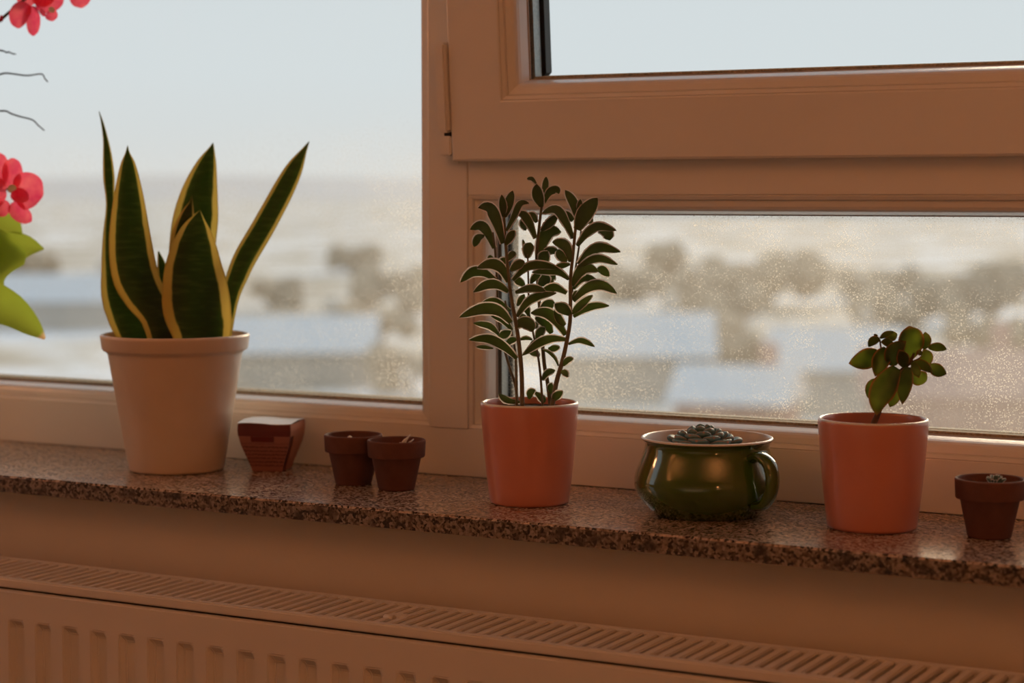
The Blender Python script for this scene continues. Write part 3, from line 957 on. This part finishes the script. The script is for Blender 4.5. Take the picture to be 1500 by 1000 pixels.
LEAVES = [  # stem, crop, course (base to tip), width, all in the crop's pixels
    ('a', U, [(430, 370), (425, 290), (415, 195)], 52), ('a', U, [(440, 375), (470, 270), (505, 162)], 66),
    ('a', U, [(455, 490), (520, 370), (570, 268), (638, 265)], 46), ('a', U, [(425, 590), (370, 410), (310, 305), (225, 302)], 84),
    ('a', U, [(450, 600), (490, 535), (522, 488)], 56), ('e', U, [(355, 630), (300, 500), (240, 445), (160, 478)], 72),
    ('e', U, [(270, 530), (222, 550), (190, 618)], 56), ('a', U, [(460, 730), (500, 685), (525, 658)], 46),
    ('e', U, [(345, 745), (325, 720), (322, 685)], 46), ('a', U, [(470, 905), (410, 795), (325, 760), (215, 792)], 76),
    ('e', U, [(365, 885), (265, 820), (170, 822), (80, 908)], 70), ('a', U, [(470, 985), (385, 930), (290, 930), (185, 988)], 66),
    ('c', U, [(740, 290), (715, 200), (700, 108)], 78), ('c', U, [(757, 200), (770, 130), (777, 50)], 46),
    ('c', U, [(760, 260), (800, 175), (860, 150), (882, 188)], 56), ('c', U, [(695, 105), (660, 68), (622, 66)], 30),
    ('c', U, [(690, 550), (640, 430), (590, 360), (545, 355)], 60), ('c', U, [(740, 485), (805, 420), (870, 355)], 56),
    ('c', U, [(715, 740), (745, 600), (805, 500), (900, 497)], 92), ('c', U, [(732, 760), (765, 705), (790, 655)], 84),
    ('c', U, [(610, 480), (592, 430), (630, 368)], 52), ('c', U, [(700, 420), (670, 365), (620, 362)], 46),
    ('b', U, [(1020, 370), (1000, 260), (932, 158)], 64), ('b', U, [(1035, 330), (1050, 280), (1056, 232)], 36),
    ('b', U, [(1030, 480), (1085, 345), (1195, 222)], 112), ('g', U, [(1110, 420), (1130, 400), (1152, 375)], 48),
    ('b', U, [(995, 550), (920, 400), (850, 318), (742, 348)], 66), ('g', U, [(1000, 400), (950, 365), (885, 340)], 62),
    ('b', U, [(1030, 610), (1110, 500), (1210, 448), (1348, 488)], 60), ('g', U, [(1200, 480), (1270, 500), (1297, 565)], 78),
    ('b', U, [(980, 740), (950, 630), (900, 588), (828, 582)], 74), ('b', U, [(935, 745), (905, 690), (890, 635)], 82),
    ('g', U, [(875, 660), (820, 645), (762, 640)], 50), ('b', U, [(1040, 760), (1130, 655), (1230, 618), (1382, 662)], 70),
    ('b', U, [(1035, 790), (1130, 728), (1230, 712), (1358, 764)], 54), ('b', U, [(990, 930), (1050, 830), (1110, 795), (1203, 818)], 78),
    ('g', U, [(1195, 808), (1240, 808), (1292, 858)], 62), ('b', U, [(1000, 960), (1060, 890), (1120, 876), (1212, 908)], 52),
    ('b', U, [(1000, 1060), (1110, 960), (1230, 935), (1352, 998)], 72), ('d', U, [(625, 710), (632, 640), (655, 585)], 72),
    ('d', U, [(622, 700), (605, 630), (588, 558)], 22), ('a', U, [(505, 890), (620, 780), (750, 762), (882, 795)], 56),
    ('b', U, [(962, 882), (880, 820), (780, 812), (662, 828)], 52), ('b', U, [(972, 760), (910, 768), (852, 778)], 36),
    ('a', U, [(530, 990), (620, 960), (700, 960), (772, 978)], 52), ('b', U, [(945, 995), (860, 948), (800, 958), (742, 978)], 62),
    ('d', U, [(655, 912), (690, 860), (732, 845)], 46), ('c', U, [(745, 935), (752, 890), (740, 845)], 92),
    ('c', U, [(830, 930), (810, 890), (850, 838)], 60), ('a', U, [(490, 810), (545, 765), (602, 740)], 62),
    ('f', U, [(380, 762), (420, 738), (475, 720)], 52), ('f', U, [(600, 935), (555, 900), (515, 880)], 54),
    ('a', Lw, [(490, 290), (390, 195), (250, 180), (70, 248)], 82), ('e', Lw, [(480, 195), (400, 142), (330, 122), (250, 138)], 60),
    ('f', Lw, [(500, 350), (420, 260), (325, 230)], 50), ('e', Lw, [(392, 388), (315, 318), (185, 295)], 46),
    ('a', Lw, [(540, 582), (430, 475), (300, 415), (150, 432)], 66), ('e', Lw, [(345, 500), (275, 490), (207, 488)], 28),
    ('f', Lw, [(400, 402), (440, 385), (492, 358)], 60), ('a', Lw, [(532, 325), (580, 298), (640, 312), (670, 365)], 84),
    ('a', Lw, [(540, 242), (620, 130), (720, 75), (862, 50)], 56), ('b', Lw, [(935, 428), (820, 420), (710, 460), (582, 560)], 60),
    ('b', Lw, [(935, 392), (850, 270), (770, 212), (652, 212)], 76), ('b', Lw, [(972, 222), (910, 168), (850, 138)], 78),
    ('c', Lw, [(735, 205), (780, 150), (848, 128)], 78), ('c', Lw, [(820, 375), (770, 290), (688, 250)], 70),
    ('b', Lw, [(932, 312), (890, 270), (848, 178)], 52), ('d', Lw, [(702, 432), (730, 370), (768, 332)], 56),
    ('b', Lw, [(1000, 242), (1090, 182), (1180, 152), (1290, 155)], 52), ('b', Lw, [(990, 215), (1055, 150), (1155, 68)], 52),
    ('b', Lw, [(1000, 105), (1022, 62), (1062, 38)], 42), ('b', Lw, [(958, 466), (1040, 435), (1105, 448), (1172, 488)], 38),
    ('b', Lw, [(918, 638), (950, 600), (998, 583)], 42), ('d', Lw, [(748, 757), (790, 700), (852, 678)], 42),
    ('b', Lw, [(900, 690), (930, 700), (953, 732)], 42), ('b', Lw, [(876, 642), (850, 580), (800, 530), (742, 508)], 22),
    ('c', Lw, [(800, 502), (840, 502), (888, 490)], 46), ('d', Lw, [(720, 562), (690, 542), (638, 535)], 42),
    ('d', Lw, [(702, 335), (692, 312), (684, 288)], 42), ('b', Lw, [(840, 925), (862, 885), (912, 848)], 56),
    ('d', Lw, [(705, 505), (690, 470), (670, 435)], 74), ('f', Lw, [(450, 472), (492, 440), (545, 428)], 46),
    ('d', Lw, [(665, 430), (610, 415), (558, 432)], 26), ('f', Lw, [(565, 938), (480, 930), (430, 905), (392, 868)], 44),
    ('d', Lw, [(640, 905), (652, 862), (688, 838)], 52), ('d', Lw, [(622, 262), (590, 242), (552, 235)], 32),
    ('f', Lw, [(545, 152), (570, 110), (602, 60)], 42), ('d', Lw, [(632, 232), (620, 180), (598, 138)], 42),
    ('d', Lw, [(690, 860), (740, 905), (765, 940)], 46), ('c', Lw, [(830, 870), (815, 820), (820, 780)], 44)]
rl = random.Random(3)
for key, cf, course, w in LEAVES:
    so, a, b = stem_obj[key]
    q = [cf(x, y) for x, y in course]
    wp = w / 5.554
    yb = q[0][1]
    f = min(1, max(0, (600 - yb) / 300))
    z0 = a + (b - a) * f
    z1 = z0 + rl.uniform(-0.018, 0.014)
    n = len(q)
    m = 9
    sm = smooth_pts(q, m)
    shape = [0.40, 0.54, 0.76, 0.94, 1.02, 0.98, 0.82, 0.50, 0.05]
    pts = [(x, y, wp * 1.12 * sh) for (x, y), sh in zip(sm, shape)]
    tw = rl.uniform(-0.45, 0.45)
    px_blade('leaf', so, pts, [M['fuzzy'], M['fuzz']], z0, z1, dk, 0.0026, 0.35, tw, math.cos(tw), rings=16, nc=7, fringe=0.0014)

# ---- green mug planter with a rosette
P, s = spot(1035, 752)
mg = empty('mug_planter', P)
tag(mg, 'bulbous green glazed mug planter holding a blue-green rosette succulent', 'planter')
k_ = 1 / s
hm = (752 - 640) * k_
outer = [(72, 0), (76, 1), (78, 3), (82, 6), (92, 16), (100, 27), (105, 38), (106.5, 48), (105.5, 57), (102.5, 67), (98.5, 78), (94.5, 88), (91.5, 97), (90.8, 102), (92, 106), (95, 109), (96.5, 111)]
outer = [(r * k_, z * k_ * hm / (112 * k_)) for r, z in outer]
outer = [(a_, max(b_, 0.0002)) for a_, b_ in smooth_pts(outer, 44)]
prm = pot_profile(outer, 5.5 * k_, [(88 * k_, hm - 12 * k_), (88 * k_, hm - 26 * k_)])
no = len(outer)
mis = [0 if i < no - 1 else 1 for i in range(len(prm) - 1)]
bm = bmesh.new(); lathe(bm, P, prm, 80, mis)
obj('mug', bm, [M['green'], M['rimwhite']], mg)
# handle: strap leaving the neck and returning to the belly, on the room side to the right
ha = math.radians(-51)
hd = (RT * math.cos(ha) + V((FW.x, FW.y, 0)).normalized() * math.sin(ha)).normalized()
hp = [(88, 89), (100, 94), (113, 93), (125, 85), (131, 70), (130, 52), (124, 37), (113, 26), (98, 22)]
hs = smooth_pts(hp, 26)
bm = bmesh.new()
rings_ = []
sd = V((-hd.y, hd.x, 0))
for i, (r, z) in enumerate(hs):
    a, b = hs[max(i - 1, 0)], hs[min(i + 1, 25)]
    t = (hd * (b[0] - a[0]) + V((0, 0, 1)) * (b[1] - a[1])).normalized()
    nrm = t.cross(sd)
    c = P + hd * (r * k_) + V((0, 0, z * k_))
    rings_.append([bm.verts.new(c + sd * math.cos(2 * math.pi * j / 14) * 12.5 * k_ + nrm * math.sin(2 * math.pi * j / 14) * 7.6 * k_) for j in range(14)])
for i in range(25):
    for j in range(14):
        bm.faces.new((rings_[i][j], rings_[i][(j + 1) % 14], rings_[i + 1][(j + 1) % 14], rings_[i + 1][j])).smooth = True
bm.faces.new(rings_[0]); bm.faces.new(rings_[-1])
obj('handle', bm, M['green'], mg)
soil(mg, P, 88.5 * k_, hm - 20 * k_)
rc = P + V((0, 0, hm - 9 * k_)) - RT * (6 * k_) + V((FW.x, FW.y, 0)) * (2 * k_)
random.seed(9)
NL = 30
for i in range(NL):
    a = i * 2.39996
    t = (i + 1) / NL                        # 0 heart, 1 outside
    rad_ = (6 + 52 * t ** 0.8) * k_
    z0 = (15 * (1 - t) + 1) * k_
    el = math.radians(62 * (1 - t) ** 1.1 + 9)
    dr = V((math.cos(a), math.sin(a), 0))
    ln = (14 + 26 * t ** 0.6) * k_
    tip = rc + dr * rad_ + V((0, 0, z0 + (9 + 4 * (1 - t)) * k_ * (1 - 0.55 * t)))
    dirv = (dr * math.cos(el) + V((0, 0, math.sin(el))))
    base = tip - dirv * ln
    mid = base + (tip - base) * 0.55 - V((0, 0, 1)) * (2.0 * k_)
    wmx = (12 + 25 * t ** 0.6) * k_
    blade('leaf', mg, [base, mid, base + (tip - base) * 0.85, tip], [wmx * 0.4, wmx * 0.95, wmx * 0.8, wmx * 0.08], M['rosette'], 0.0060, 0.25, 0.0, rings=10, nc=7, face=V((0, 0, 1)) * math.cos(el) - dr * math.sin(el))

# ---- jade plant in the second coral pot
P, s = spot(1277, 772)
jd = empty('potted_jade_plant', P)
tag(jd, 'small jade plant with red-edged fleshy leaves in a coral pot', 'potted plant')
k_ = 1 / s
hj = (772 - 612) * k_
coral_pot(jd, P, k_, 65.5, 80, hj)
soil(jd, P, 72 * k_, hj - 24 * k_)
dj = depth_of(P)
J = lambda x, y: (1230 + x / 5.882, 460 + y / 5.882)
JST = [([(280, 1040), (295, 940), (325, 870), (390, 700), (500, 520), (600, 420), (640, 330)], 30, 13), ([(420, 640), (400, 460), (360, 310), (345, 215)], 12, 7),
       ([(600, 420), (690, 380), (730, 320)], 11, 7), ([(600, 430), (680, 430), (760, 430)], 10, 6)]
jst = None
for pts, w0, w1_ in JST:
    q = smooth_pts([J(*p) for p in pts], 18)
    bm = bmesh.new()
    tube(bm, [deep(x, y, dj + 0.004) for x, y in q], [(w0 + (w1_ - w0) * i / 17) / 5.882 * k_ for i in range(18)], 10)
    o_ = obj('stem', bm, M['woody'], jd)
    jst = jst or o_
JL = [  # course, width, depth offset base and tip, bulge
    ([(640, 500), (690, 545), (745, 578)], 125, 0.010, 0.016), ([(330, 560), (272, 630), (243, 722)], 84, 0.010, 0.012), ([(480, 650), (460, 720), (432, 800)], 95, 0.010, 0.012),
    ([(400, 225), (440, 195), (495, 168)], 80, 0.012, 0.016), ([(350, 205), (400, 172), (468, 148)], 44, 0.002, 0.004), ([(345, 212), (285, 230), (248, 282)], 66, 0.002, 0.004),
    ([(460, 275), (405, 245), (355, 238)], 64, 0.004, 0.002), ([(325, 205), (310, 185), (294, 172)], 30, 0.004, 0.004), ([(330, 330), (215, 385), (78, 425)], 150, 0.004, 0.000),
    ([(590, 385), (592, 240), (600, 103)], 212, 0.006, -0.004), ([(720, 300), (742, 225), (738, 152)], 84, 0.004, 0.004), ([(765, 285), (845, 278), (922, 304)], 70, 0.004, 0.008),
    ([(770, 440), (840, 482), (920, 515)], 96, 0.004, 0.006), ([(700, 440), (742, 370), (722, 300)], 100, 0.000, -0.002), ([(640, 420), (720, 440), (800, 505)], 76, -0.002, -0.008),
    ([(630, 420), (660, 490), (685, 548)], 66, -0.004, -0.010), ([(400, 300), (345, 410), (305, 535)], 132, -0.002, -0.010), ([(460, 440), (470, 330), (572, 232)], 130, -0.008, -0.012),
    ([(560, 445), (535, 370), (512, 305)], 96, -0.010, -0.018), ([(590, 460), (562, 600), (540, 778)], 116, -0.008, -0.014), ([(490, 465), (400, 600), (335, 735), (318, 870)], 186, -0.010, -0.020),
    ([(700, 340), (680, 330), (668, 345)], 40, -0.006, -0.010)]
rj = random.Random(8)
for course, w, a, b in JL:
    q = smooth_pts([J(*p) for p in course], 9)
    shape = [0.34, 0.56, 0.78, 0.94, 1.0, 0.97, 0.86, 0.62, 0.10] if w > 190 else [0.36, 0.60, 0.84, 0.98, 1.0, 0.90, 0.68, 0.36, 0.03]
    px_blade('leaf', jst, [(x, y, w * 1.18 / 5.882 * sh) for (x, y), sh in zip(q, shape)], M['jade'], a, b, dj, 0.0045, rj.uniform(0.25, 0.6), rj.uniform(-0.35, 0.35), 0.98, rings=18, nc=9)

# ---- orchid at the left end of the sill
P, s = spot(-92, 672)
oc = empty('potted_orchid', P)
tag(oc, 'orchid with crimson-pink flowers and broad green leaves at the window', 'potted plant')
k_ = 1 / s
ho = 150 * k_
bm = bmesh.new()
lathe(bm, P, pot_profile([(50 * k_, 0), (53 * k_, 0.002), (66 * k_, ho * 0.9), (68 * k_, ho)], 5 * k_, [(60 * k_, ho - 20 * k_), (58 * k_, ho - 30 * k_)]), 56)
obj('pot', bm, M['cream'], oc)
soil(oc, P, 59.5 * k_, ho - 24 * k_)
do = depth_of(P)
O1 = lambda x, y: (x / 4.547, y / 4.547)
O2 = lambda x, y: (x / 3.125, 200 + y / 3.125)
def otube(name, px, r0, r1_, dz0, dz1, m, parent=oc, n=30):
    q = smooth_pts(px, n)
    bm = bmesh.new()
    tube(bm, [deep(x, y, do + dz0 + (dz1 - dz0) * i / (n - 1)) for i, (x, y) in enumerate(q)], [(r0 + (r1_ - r0) * i / (n - 1)) * k_ for i in range(n)], 8)
    return obj(name, bm, m, parent)
spike = otube('flower_spike', [(-95, 545), (-92, 400), (-80, 250), (-55, 120), (-20, 50), (0, 30), (16, 16), (34, 1), (70, -26), (110, -40), (130, -38)], 3.2, 1.6, 0.0, -0.01, M['orchid_stem'])
spike2 = otube('flower_spike', [(-90, 545), (-84, 420), (-60, 320), (-20, 280), (6, 276), (20, 282)], 2.8, 1.6, -0.01, -0.02, M['orchid_stem'])
dry = otube('dry_spike', [(-100, 545), (-98, 400), (-90, 250), (-84, 120), (-80, 40)], 2.0, 1.2, 0.01, 0.01, M['twig'])
otube('twig', [(-88, 60), (-40, 66)] + [O1(*p) for p in ((0, 335), (25, 340), (45, 350), (58, 346), (85, 358), (105, 360))], 1.5, 0.9, 0.01, 0.0, M['twig'], dry, 40)
otube('twig', [(-88, 125), (-40, 118)] + [O1(*p) for p in ((0, 495), (40, 487), (110, 495), (185, 503), (275, 493), (300, 525), (318, 545))], 1.5, 0.9, 0.01, 0.0, M['twig'], dry, 48)
otube('twig', [(-92, 176), (-40, 168)] + [O1(*p) for p in ((15, 738), (75, 757), (130, 775), (215, 798), (255, 835), (295, 868))], 1.5, 0.9, 0.01, 0.0, M['twig'], dry, 48)
bm = bmesh.new()
b0 = deep(*O1(10, 125), do - 0.006)
lathe(bm, b0 - V((0, 0, 0.004)), [(0.0003, 0), (0.0022, 0.002), (0.0028, 0.0045), (0.0018, 0.007), (0.0002, 0.009)], 10, cap1=True)
obj('bud', bm, M['petal'], spike)
def opetal(par, cf, course, w, mat, a, b, sc, tw=0.0, ch=0.3, name='petal', shape=(0.25, 0.62, 0.86, 0.98, 1.0, 0.96, 0.84, 0.60, 0.12)):
    q = smooth_pts([cf(*p) for p in course], 9)
    px_blade(name, par, [(x, y, w / sc * sh * 1.15) for (x, y), sh in zip(q, shape)], mat, a, b, do, 0.0010, ch, tw, 1.0, rings=16, nc=9, sheet=True)
PT = M['petal']
for course, w, a, b, m in (([(190, 30), (135, 95), (125, 190)], 118, -0.012, -0.022, PT), ([(215, 40), (225, 140), (222, 240)], 84, -0.008, -0.012, PT),
                           ([(240, 45), (330, 10), (420, -30)], 140, -0.004, 0.000, PT), ([(120, 20), (180, -10), (240, -60)], 110, -0.004, 0.004, PT),
                           ([(250, 40), (300, -50), (320, -130)], 150, 0.0, 0.0, PT), ([(320, 80), (345, 105), (352, 142)], 78, -0.016, -0.022, PT),
                           ([(265, 60), (285, 85), (300, 110)], 30, -0.014, -0.020, PT), ([(325, 60), (345, 66), (365, 78)], 32, -0.018, -0.020, M['white_lip']),
                           ([(560, -110), (540, -20), (545, 54)], 128, 0.0, -0.004, PT), ([(560, -110), (640, -130), (690, -150)], 130, 0.0, 0.0, PT), ([(540, -120), (470, -110), (420, -120)], 120, 0.0, 0.0, PT)):
    opetal(spike, O1, course, w, m, a, b, 4.547)
for course, w, a, b, m in (([(65, 262), (130, 252), (198, 270)], 152, -0.022, -0.026, PT), ([(58, 245), (60, 170), (58, 98)], 84, -0.020, -0.022, PT),
                           ([(10, 235), (0, 150), (-8, 74)], 82, -0.016, -0.016, PT), ([(30, 250), (-50, 255), (-130, 262)], 150, -0.022, -0.026, PT),
                           ([(60, 300), (90, 345), (145, 388)], 72, -0.020, -0.026, PT), ([(20, 290), (8, 330), (-10, 365)], 70, -0.020, -0.024, PT),
                           ([(50, 262), (95, 270), (132, 290)], 60, -0.028, -0.038, PT), ([(40, 255), (55, 235), (75, 240)], 26, -0.032, -0.034, M['white_lip'])):
    opetal(spike2, O2, course, w, m, a, b, 3.125)
OLv = [([(-90, 540), (-60, 450), (-15, 385), (30, 362), (64, 364)], [18, 55, 66, 44, 3], 0.0, 0.01, 0.5, 0), ([(-92, 545), (-70, 470), (-35, 400), (0, 375), (38, 378)], [18, 60, 84, 84, 20], -0.02, -0.02, 0.35, 0),
       ([(-92, 548), (-70, 480), (-30, 440), (15, 452), (48, 478), (66, 496)], [18, 50, 62, 52, 30, 4], -0.03, -0.04, 0.5, 1), ([(-92, 545), (-130, 470), (-190, 430), (-260, 440)], [20, 60, 64, 4], 0.0, 0.0, 0.4, 0),
       ([(-60, 380), (-20, 330), (0, 318), (20, 330), (32, 342)], [10, 34, 40, 26, 3], 0.0, 0.0, 0.3, 0)]
for pts, wd, a, b, ch, dr in OLv:
    px_blade('leaf', oc, [(x, y, w) for (x, y), w in zip(pts, wd)], M['orchid_leaf'], a, b, do, 0.0022, ch, 0.0, rings=20, nc=9, dry=dr, sheet=True)

# ------------------------------------------------------------------ the land outside, seen from an upper storey
GZ_ = -14.0
M['snow'] = plain('snow', (0.74, 0.75, 0.77, 1), (0.66, 0.67, 0.69, 1), 0.8, 2)
M['brush'] = plain('winter_brush', (0.40, 0.31, 0.22, 1), (0.50, 0.40, 0.29, 1), 0.95, 1.5)
M['house_wall'] = plain('pale_render', (0.55, 0.50, 0.44, 1), None, 0.9, 1)
M['house_pink'] = plain('pink_render', (0.56, 0.36, 0.30, 1), None, 0.9, 1)
M['house_dark'] = plain('window_dark', (0.06, 0.07, 0.09, 1), None, 0.3, 1)
def ground_mat():
    m, nt, N, L, b = new_mat('snowy_fields')
    v = coords(nt, 'Object', (0.040, 0.034, 1))
    n = noise(nt, v, 1.0, 4, 0.6)
    col = ramp(nt, n, [(0.43, (0.80, 0.82, 0.86)), (0.49, (0.62, 0.58, 0.52)), (0.55, (0.42, 0.36, 0.28)), (0.75, (0.34, 0.28, 0.21))])
    L.new(col, b.inputs['Base Color'])
    b.inputs['Roughness'].default_value = 0.95
    return m
bm = bmesh.new()
box(bm, -6000, 3000, 30, 9000, GZ_ - 3, GZ_)
tag(obj('snowy_ground', bm, ground_mat()), 'patchy snow-covered ground far below the windows', 'ground', kind='structure')
bm = bmesh.new()                            # low hills on the horizon
n = 60
rows = []
for j, (dist, hh) in enumerate(((5200, 0), (5900, 0.7), (6600, 1.0), (7600, 0.6))):
    row = []
    for i in range(n + 1):
        th = math.radians(-75 + 110 * i / n)
        z = GZ_ - 1 + hh * (74 + 10 * math.sin(i * 0.7) + 8 * math.sin(i * 0.23 + 1))
        row.append(bm.verts.new((math.sin(th) * dist, math.cos(th) * dist, z)))
    rows.append(row)
for a, b in zip(rows, rows[1:]):
    for i in range(n):
        bm.faces.new((a[i], a[i + 1], b[i + 1], b[i]))
M['hill'] = plain('hazed_hill', (0.56, 0.54, 0.54, 1), (0.64, 0.62, 0.62, 1), 0.95, 0.002)  # pale base colour with the distance haze mixed in
tag(obj('hills', bm, M['hill'], smooth=True), 'low snowy hills with haze in their colour along the horizon', 'hills', kind='structure')
def house(px, py, wd, dp, hh, rot, wall, label, roof='snow'):
    c = on_z(px, py, GZ_)
    r = empty('house', c, rot)
    tag(r, label, 'house', 'houses below the windows')
    bm = bmesh.new(); box(bm, -wd / 2, wd / 2, -dp / 2, dp / 2, 0, hh); obj('wall', bm, M[wall], r, world=False)
    bm = bmesh.new()
    rh = dp * 0.32
    A = [(-wd / 2 - .5, -dp / 2 - .6, hh), (wd / 2 + .5, -dp / 2 - .6, hh), (wd / 2 + .5, dp / 2 + .6, hh), (-wd / 2 - .5, dp / 2 + .6, hh), (-wd / 2 - .5, 0, hh + rh), (wd / 2 + .5, 0, hh + rh)]
    v = [bm.verts.new(a) for a in A]
    for q in ((0, 1, 5, 4), (2, 3, 4, 5), (0, 4, 3), (1, 2, 5), (3, 2, 1, 0)):
        bm.faces.new([v[i] for i in q])
    obj('roof', bm, M[roof], r, world=False)
    bm = bmesh.new(); box(bm, wd * .2, wd * .2 + .9, .3, 1.2, hh + rh * .5, hh + rh + 1.2); obj('chimney', bm, M[wall], r, world=False)
house(925, 575, 11, 9, 3.0, 0.45, 'house_wall', 'snow-roofed pale house seen beyond the tall fuzzy succulent')
house(1080, 655, 6, 6, 2.8, 0.2, 'house_pink', 'snow-roofed pink house seen above the green mug planter')
house(1225, 600, 8, 8, 3.0, 0.5, 'house_wall', 'snow-roofed pale house seen to one side of the jade plant')
house(1400, 690, 9, 7, 4.2, 0.35, 'house_pink', 'pink-walled house seen above the pot with the hairy seedling', 'house_pink')
house(430, 560, 12, 8, 2.6, 0.6, 'house_wall', 'low snow-roofed house seen beside the cream pot')
house(90, 480, 20, 9, 3.0, 0.6, 'house_wall', 'long snow-roofed house seen beyond the orchid leaves')
def tree(px, py, hgt, rad_, seed):
    c = on_z(px, py, GZ_)
    rr = random.Random(seed)
    r = empty('bare_tree', c)
    tag(r, 'brown leafless tree standing among the snow below the windows', 'tree', 'bare trees below the windows')
    bm = bmesh.new(); tube(bm, [(0, 0, 0), (0.1, 0, hgt * .3), (0, 0.1, hgt * .6)], [0.35, 0.28, 0.15], 7); obj('trunk', bm, M['brush'], r, world=False)
    bm = bmesh.new()
    for k in range(9):
        b = bmesh.new()
        bmesh.ops.create_icosphere(b, subdivisions=2, radius=1)
        o_ = V((rr.uniform(-1.1, 1.1) * rad_, rr.uniform(-.4, .4) * rad_, hgt * rr.uniform(.25, .8)))
        sc = rad_ * rr.uniform(.22, .48)
        for v in b.verts:
            v.co = v.co * sc * rr.uniform(.8, 1.15) + o_
        merge(bm, b)
    obj('crown', bm, M['brush'], r, world=False)
for i, (x, y, h_, r_) in enumerate(((1060, 470, 6, 5), (1130, 450, 6, 6), (1010, 420, 6, 6), (940, 440, 4, 5), (1275, 440, 4, 5), (1340, 480, 5, 5), (1420, 470, 6, 6), (1480, 540, 5, 4), (1125, 540, 4, 4),
                                    (1310, 555, 4, 4), (510, 400, 5, 6), (585, 460, 5, 5), (400, 450, 3, 4), (545, 520, 4, 4), (600, 575, 3.5, 3), (40, 400, 4, 6))):
    tree(x, y, h_, r_, i)

# ------------------------------------------------------------------ added lamps, unseen, to supply the warm room light
WARM = (1.0, 0.35, 0.105)
M['shade'] = plain('paper_shade', (0.85, 0.72, 0.55, 1), None, 0.8, 3)
def added_uplighter(x, y, power, label):  # invented lamp out of view, bounces warm light off the ceiling
    r = empty('unseen_uplighter', (x, y, FLOOR))
    tag(r, label, 'fill lamp')
    bm = bmesh.new(); lathe(bm, V((x, y, FLOOR)), [(0.15, 0.0), (0.15, 0.015), (0.02, 0.03), (0.012, 0.05), (0.012, 1.78)], 32, cap1=True); obj('base', bm, M['dark'], r)
    bm = bmesh.new(); lathe(bm, V((x, y, FLOOR + 1.76)), [(0.02, 0.0), (0.10, 0.015), (0.16, 0.06), (0.157, 0.06), (0.098, 0.019), (0.02, 0.004)], 40); obj('bowl', bm, M['dark'], r)
    l = light('added_fill_light', 'SPOT', (x, y, FLOOR + 1.80), power, WARM, shadow_soft_size=0.06, spot_size=math.radians(150), spot_blend=0.6)
    l.rotation_euler = (math.pi, 0, 0)
added_uplighter(0.75, 0.10, 86, 'added unseen lamp bouncing light off the ceiling, beside the camera side of the room')
added_uplighter(-2.45, -0.35, 56, 'added unseen lamp bouncing light off the ceiling, by the side wall')
def added_floor_lamp(x, y, power, label, col=WARM, glow=1.6):  # invented lamp out of view, added for direct warm light and reflections
    r = empty('added_floor_lamp', (x, y, FLOOR))
    tag(r, label, 'fill lamp')
    bm = bmesh.new(); lathe(bm, V((x, y, FLOOR)), [(0.14, 0.0), (0.14, 0.015), (0.02, 0.03), (0.012, 0.05), (0.012, 1.05)], 32, cap1=True); obj('base', bm, M['dark'], r)
    bm = bmesh.new(); lathe(bm, V((x, y, FLOOR + 0.95)), [(0.13, 0.0), (0.11, 0.55), (0.108, 0.55), (0.128, 0.0)], 40, cap0=False)
    sh = plain('added_glow_shade', (0.85, 0.6, 0.4, 1), None, 0.8, 3)
    b = sh.node_tree.nodes['Principled BSDF']
    b.inputs['Emission Color'].default_value = (1.0, 0.42, 0.15, 1)
    b.inputs['Emission Strength'].default_value = glow
    obj('shade', bm, sh, r)
    light('added_fill_light', 'POINT', (x, y, FLOOR + 1.56), power, col, shadow_soft_size=0.06)
added_floor_lamp(1.30, -0.60, 7, 'added unseen floor lamp at the right of the room')
added_floor_lamp(-2.55, 1.62, 4.5, 'added unseen floor lamp beside the side window', (1.0, 0.40, 0.16), 0.6)
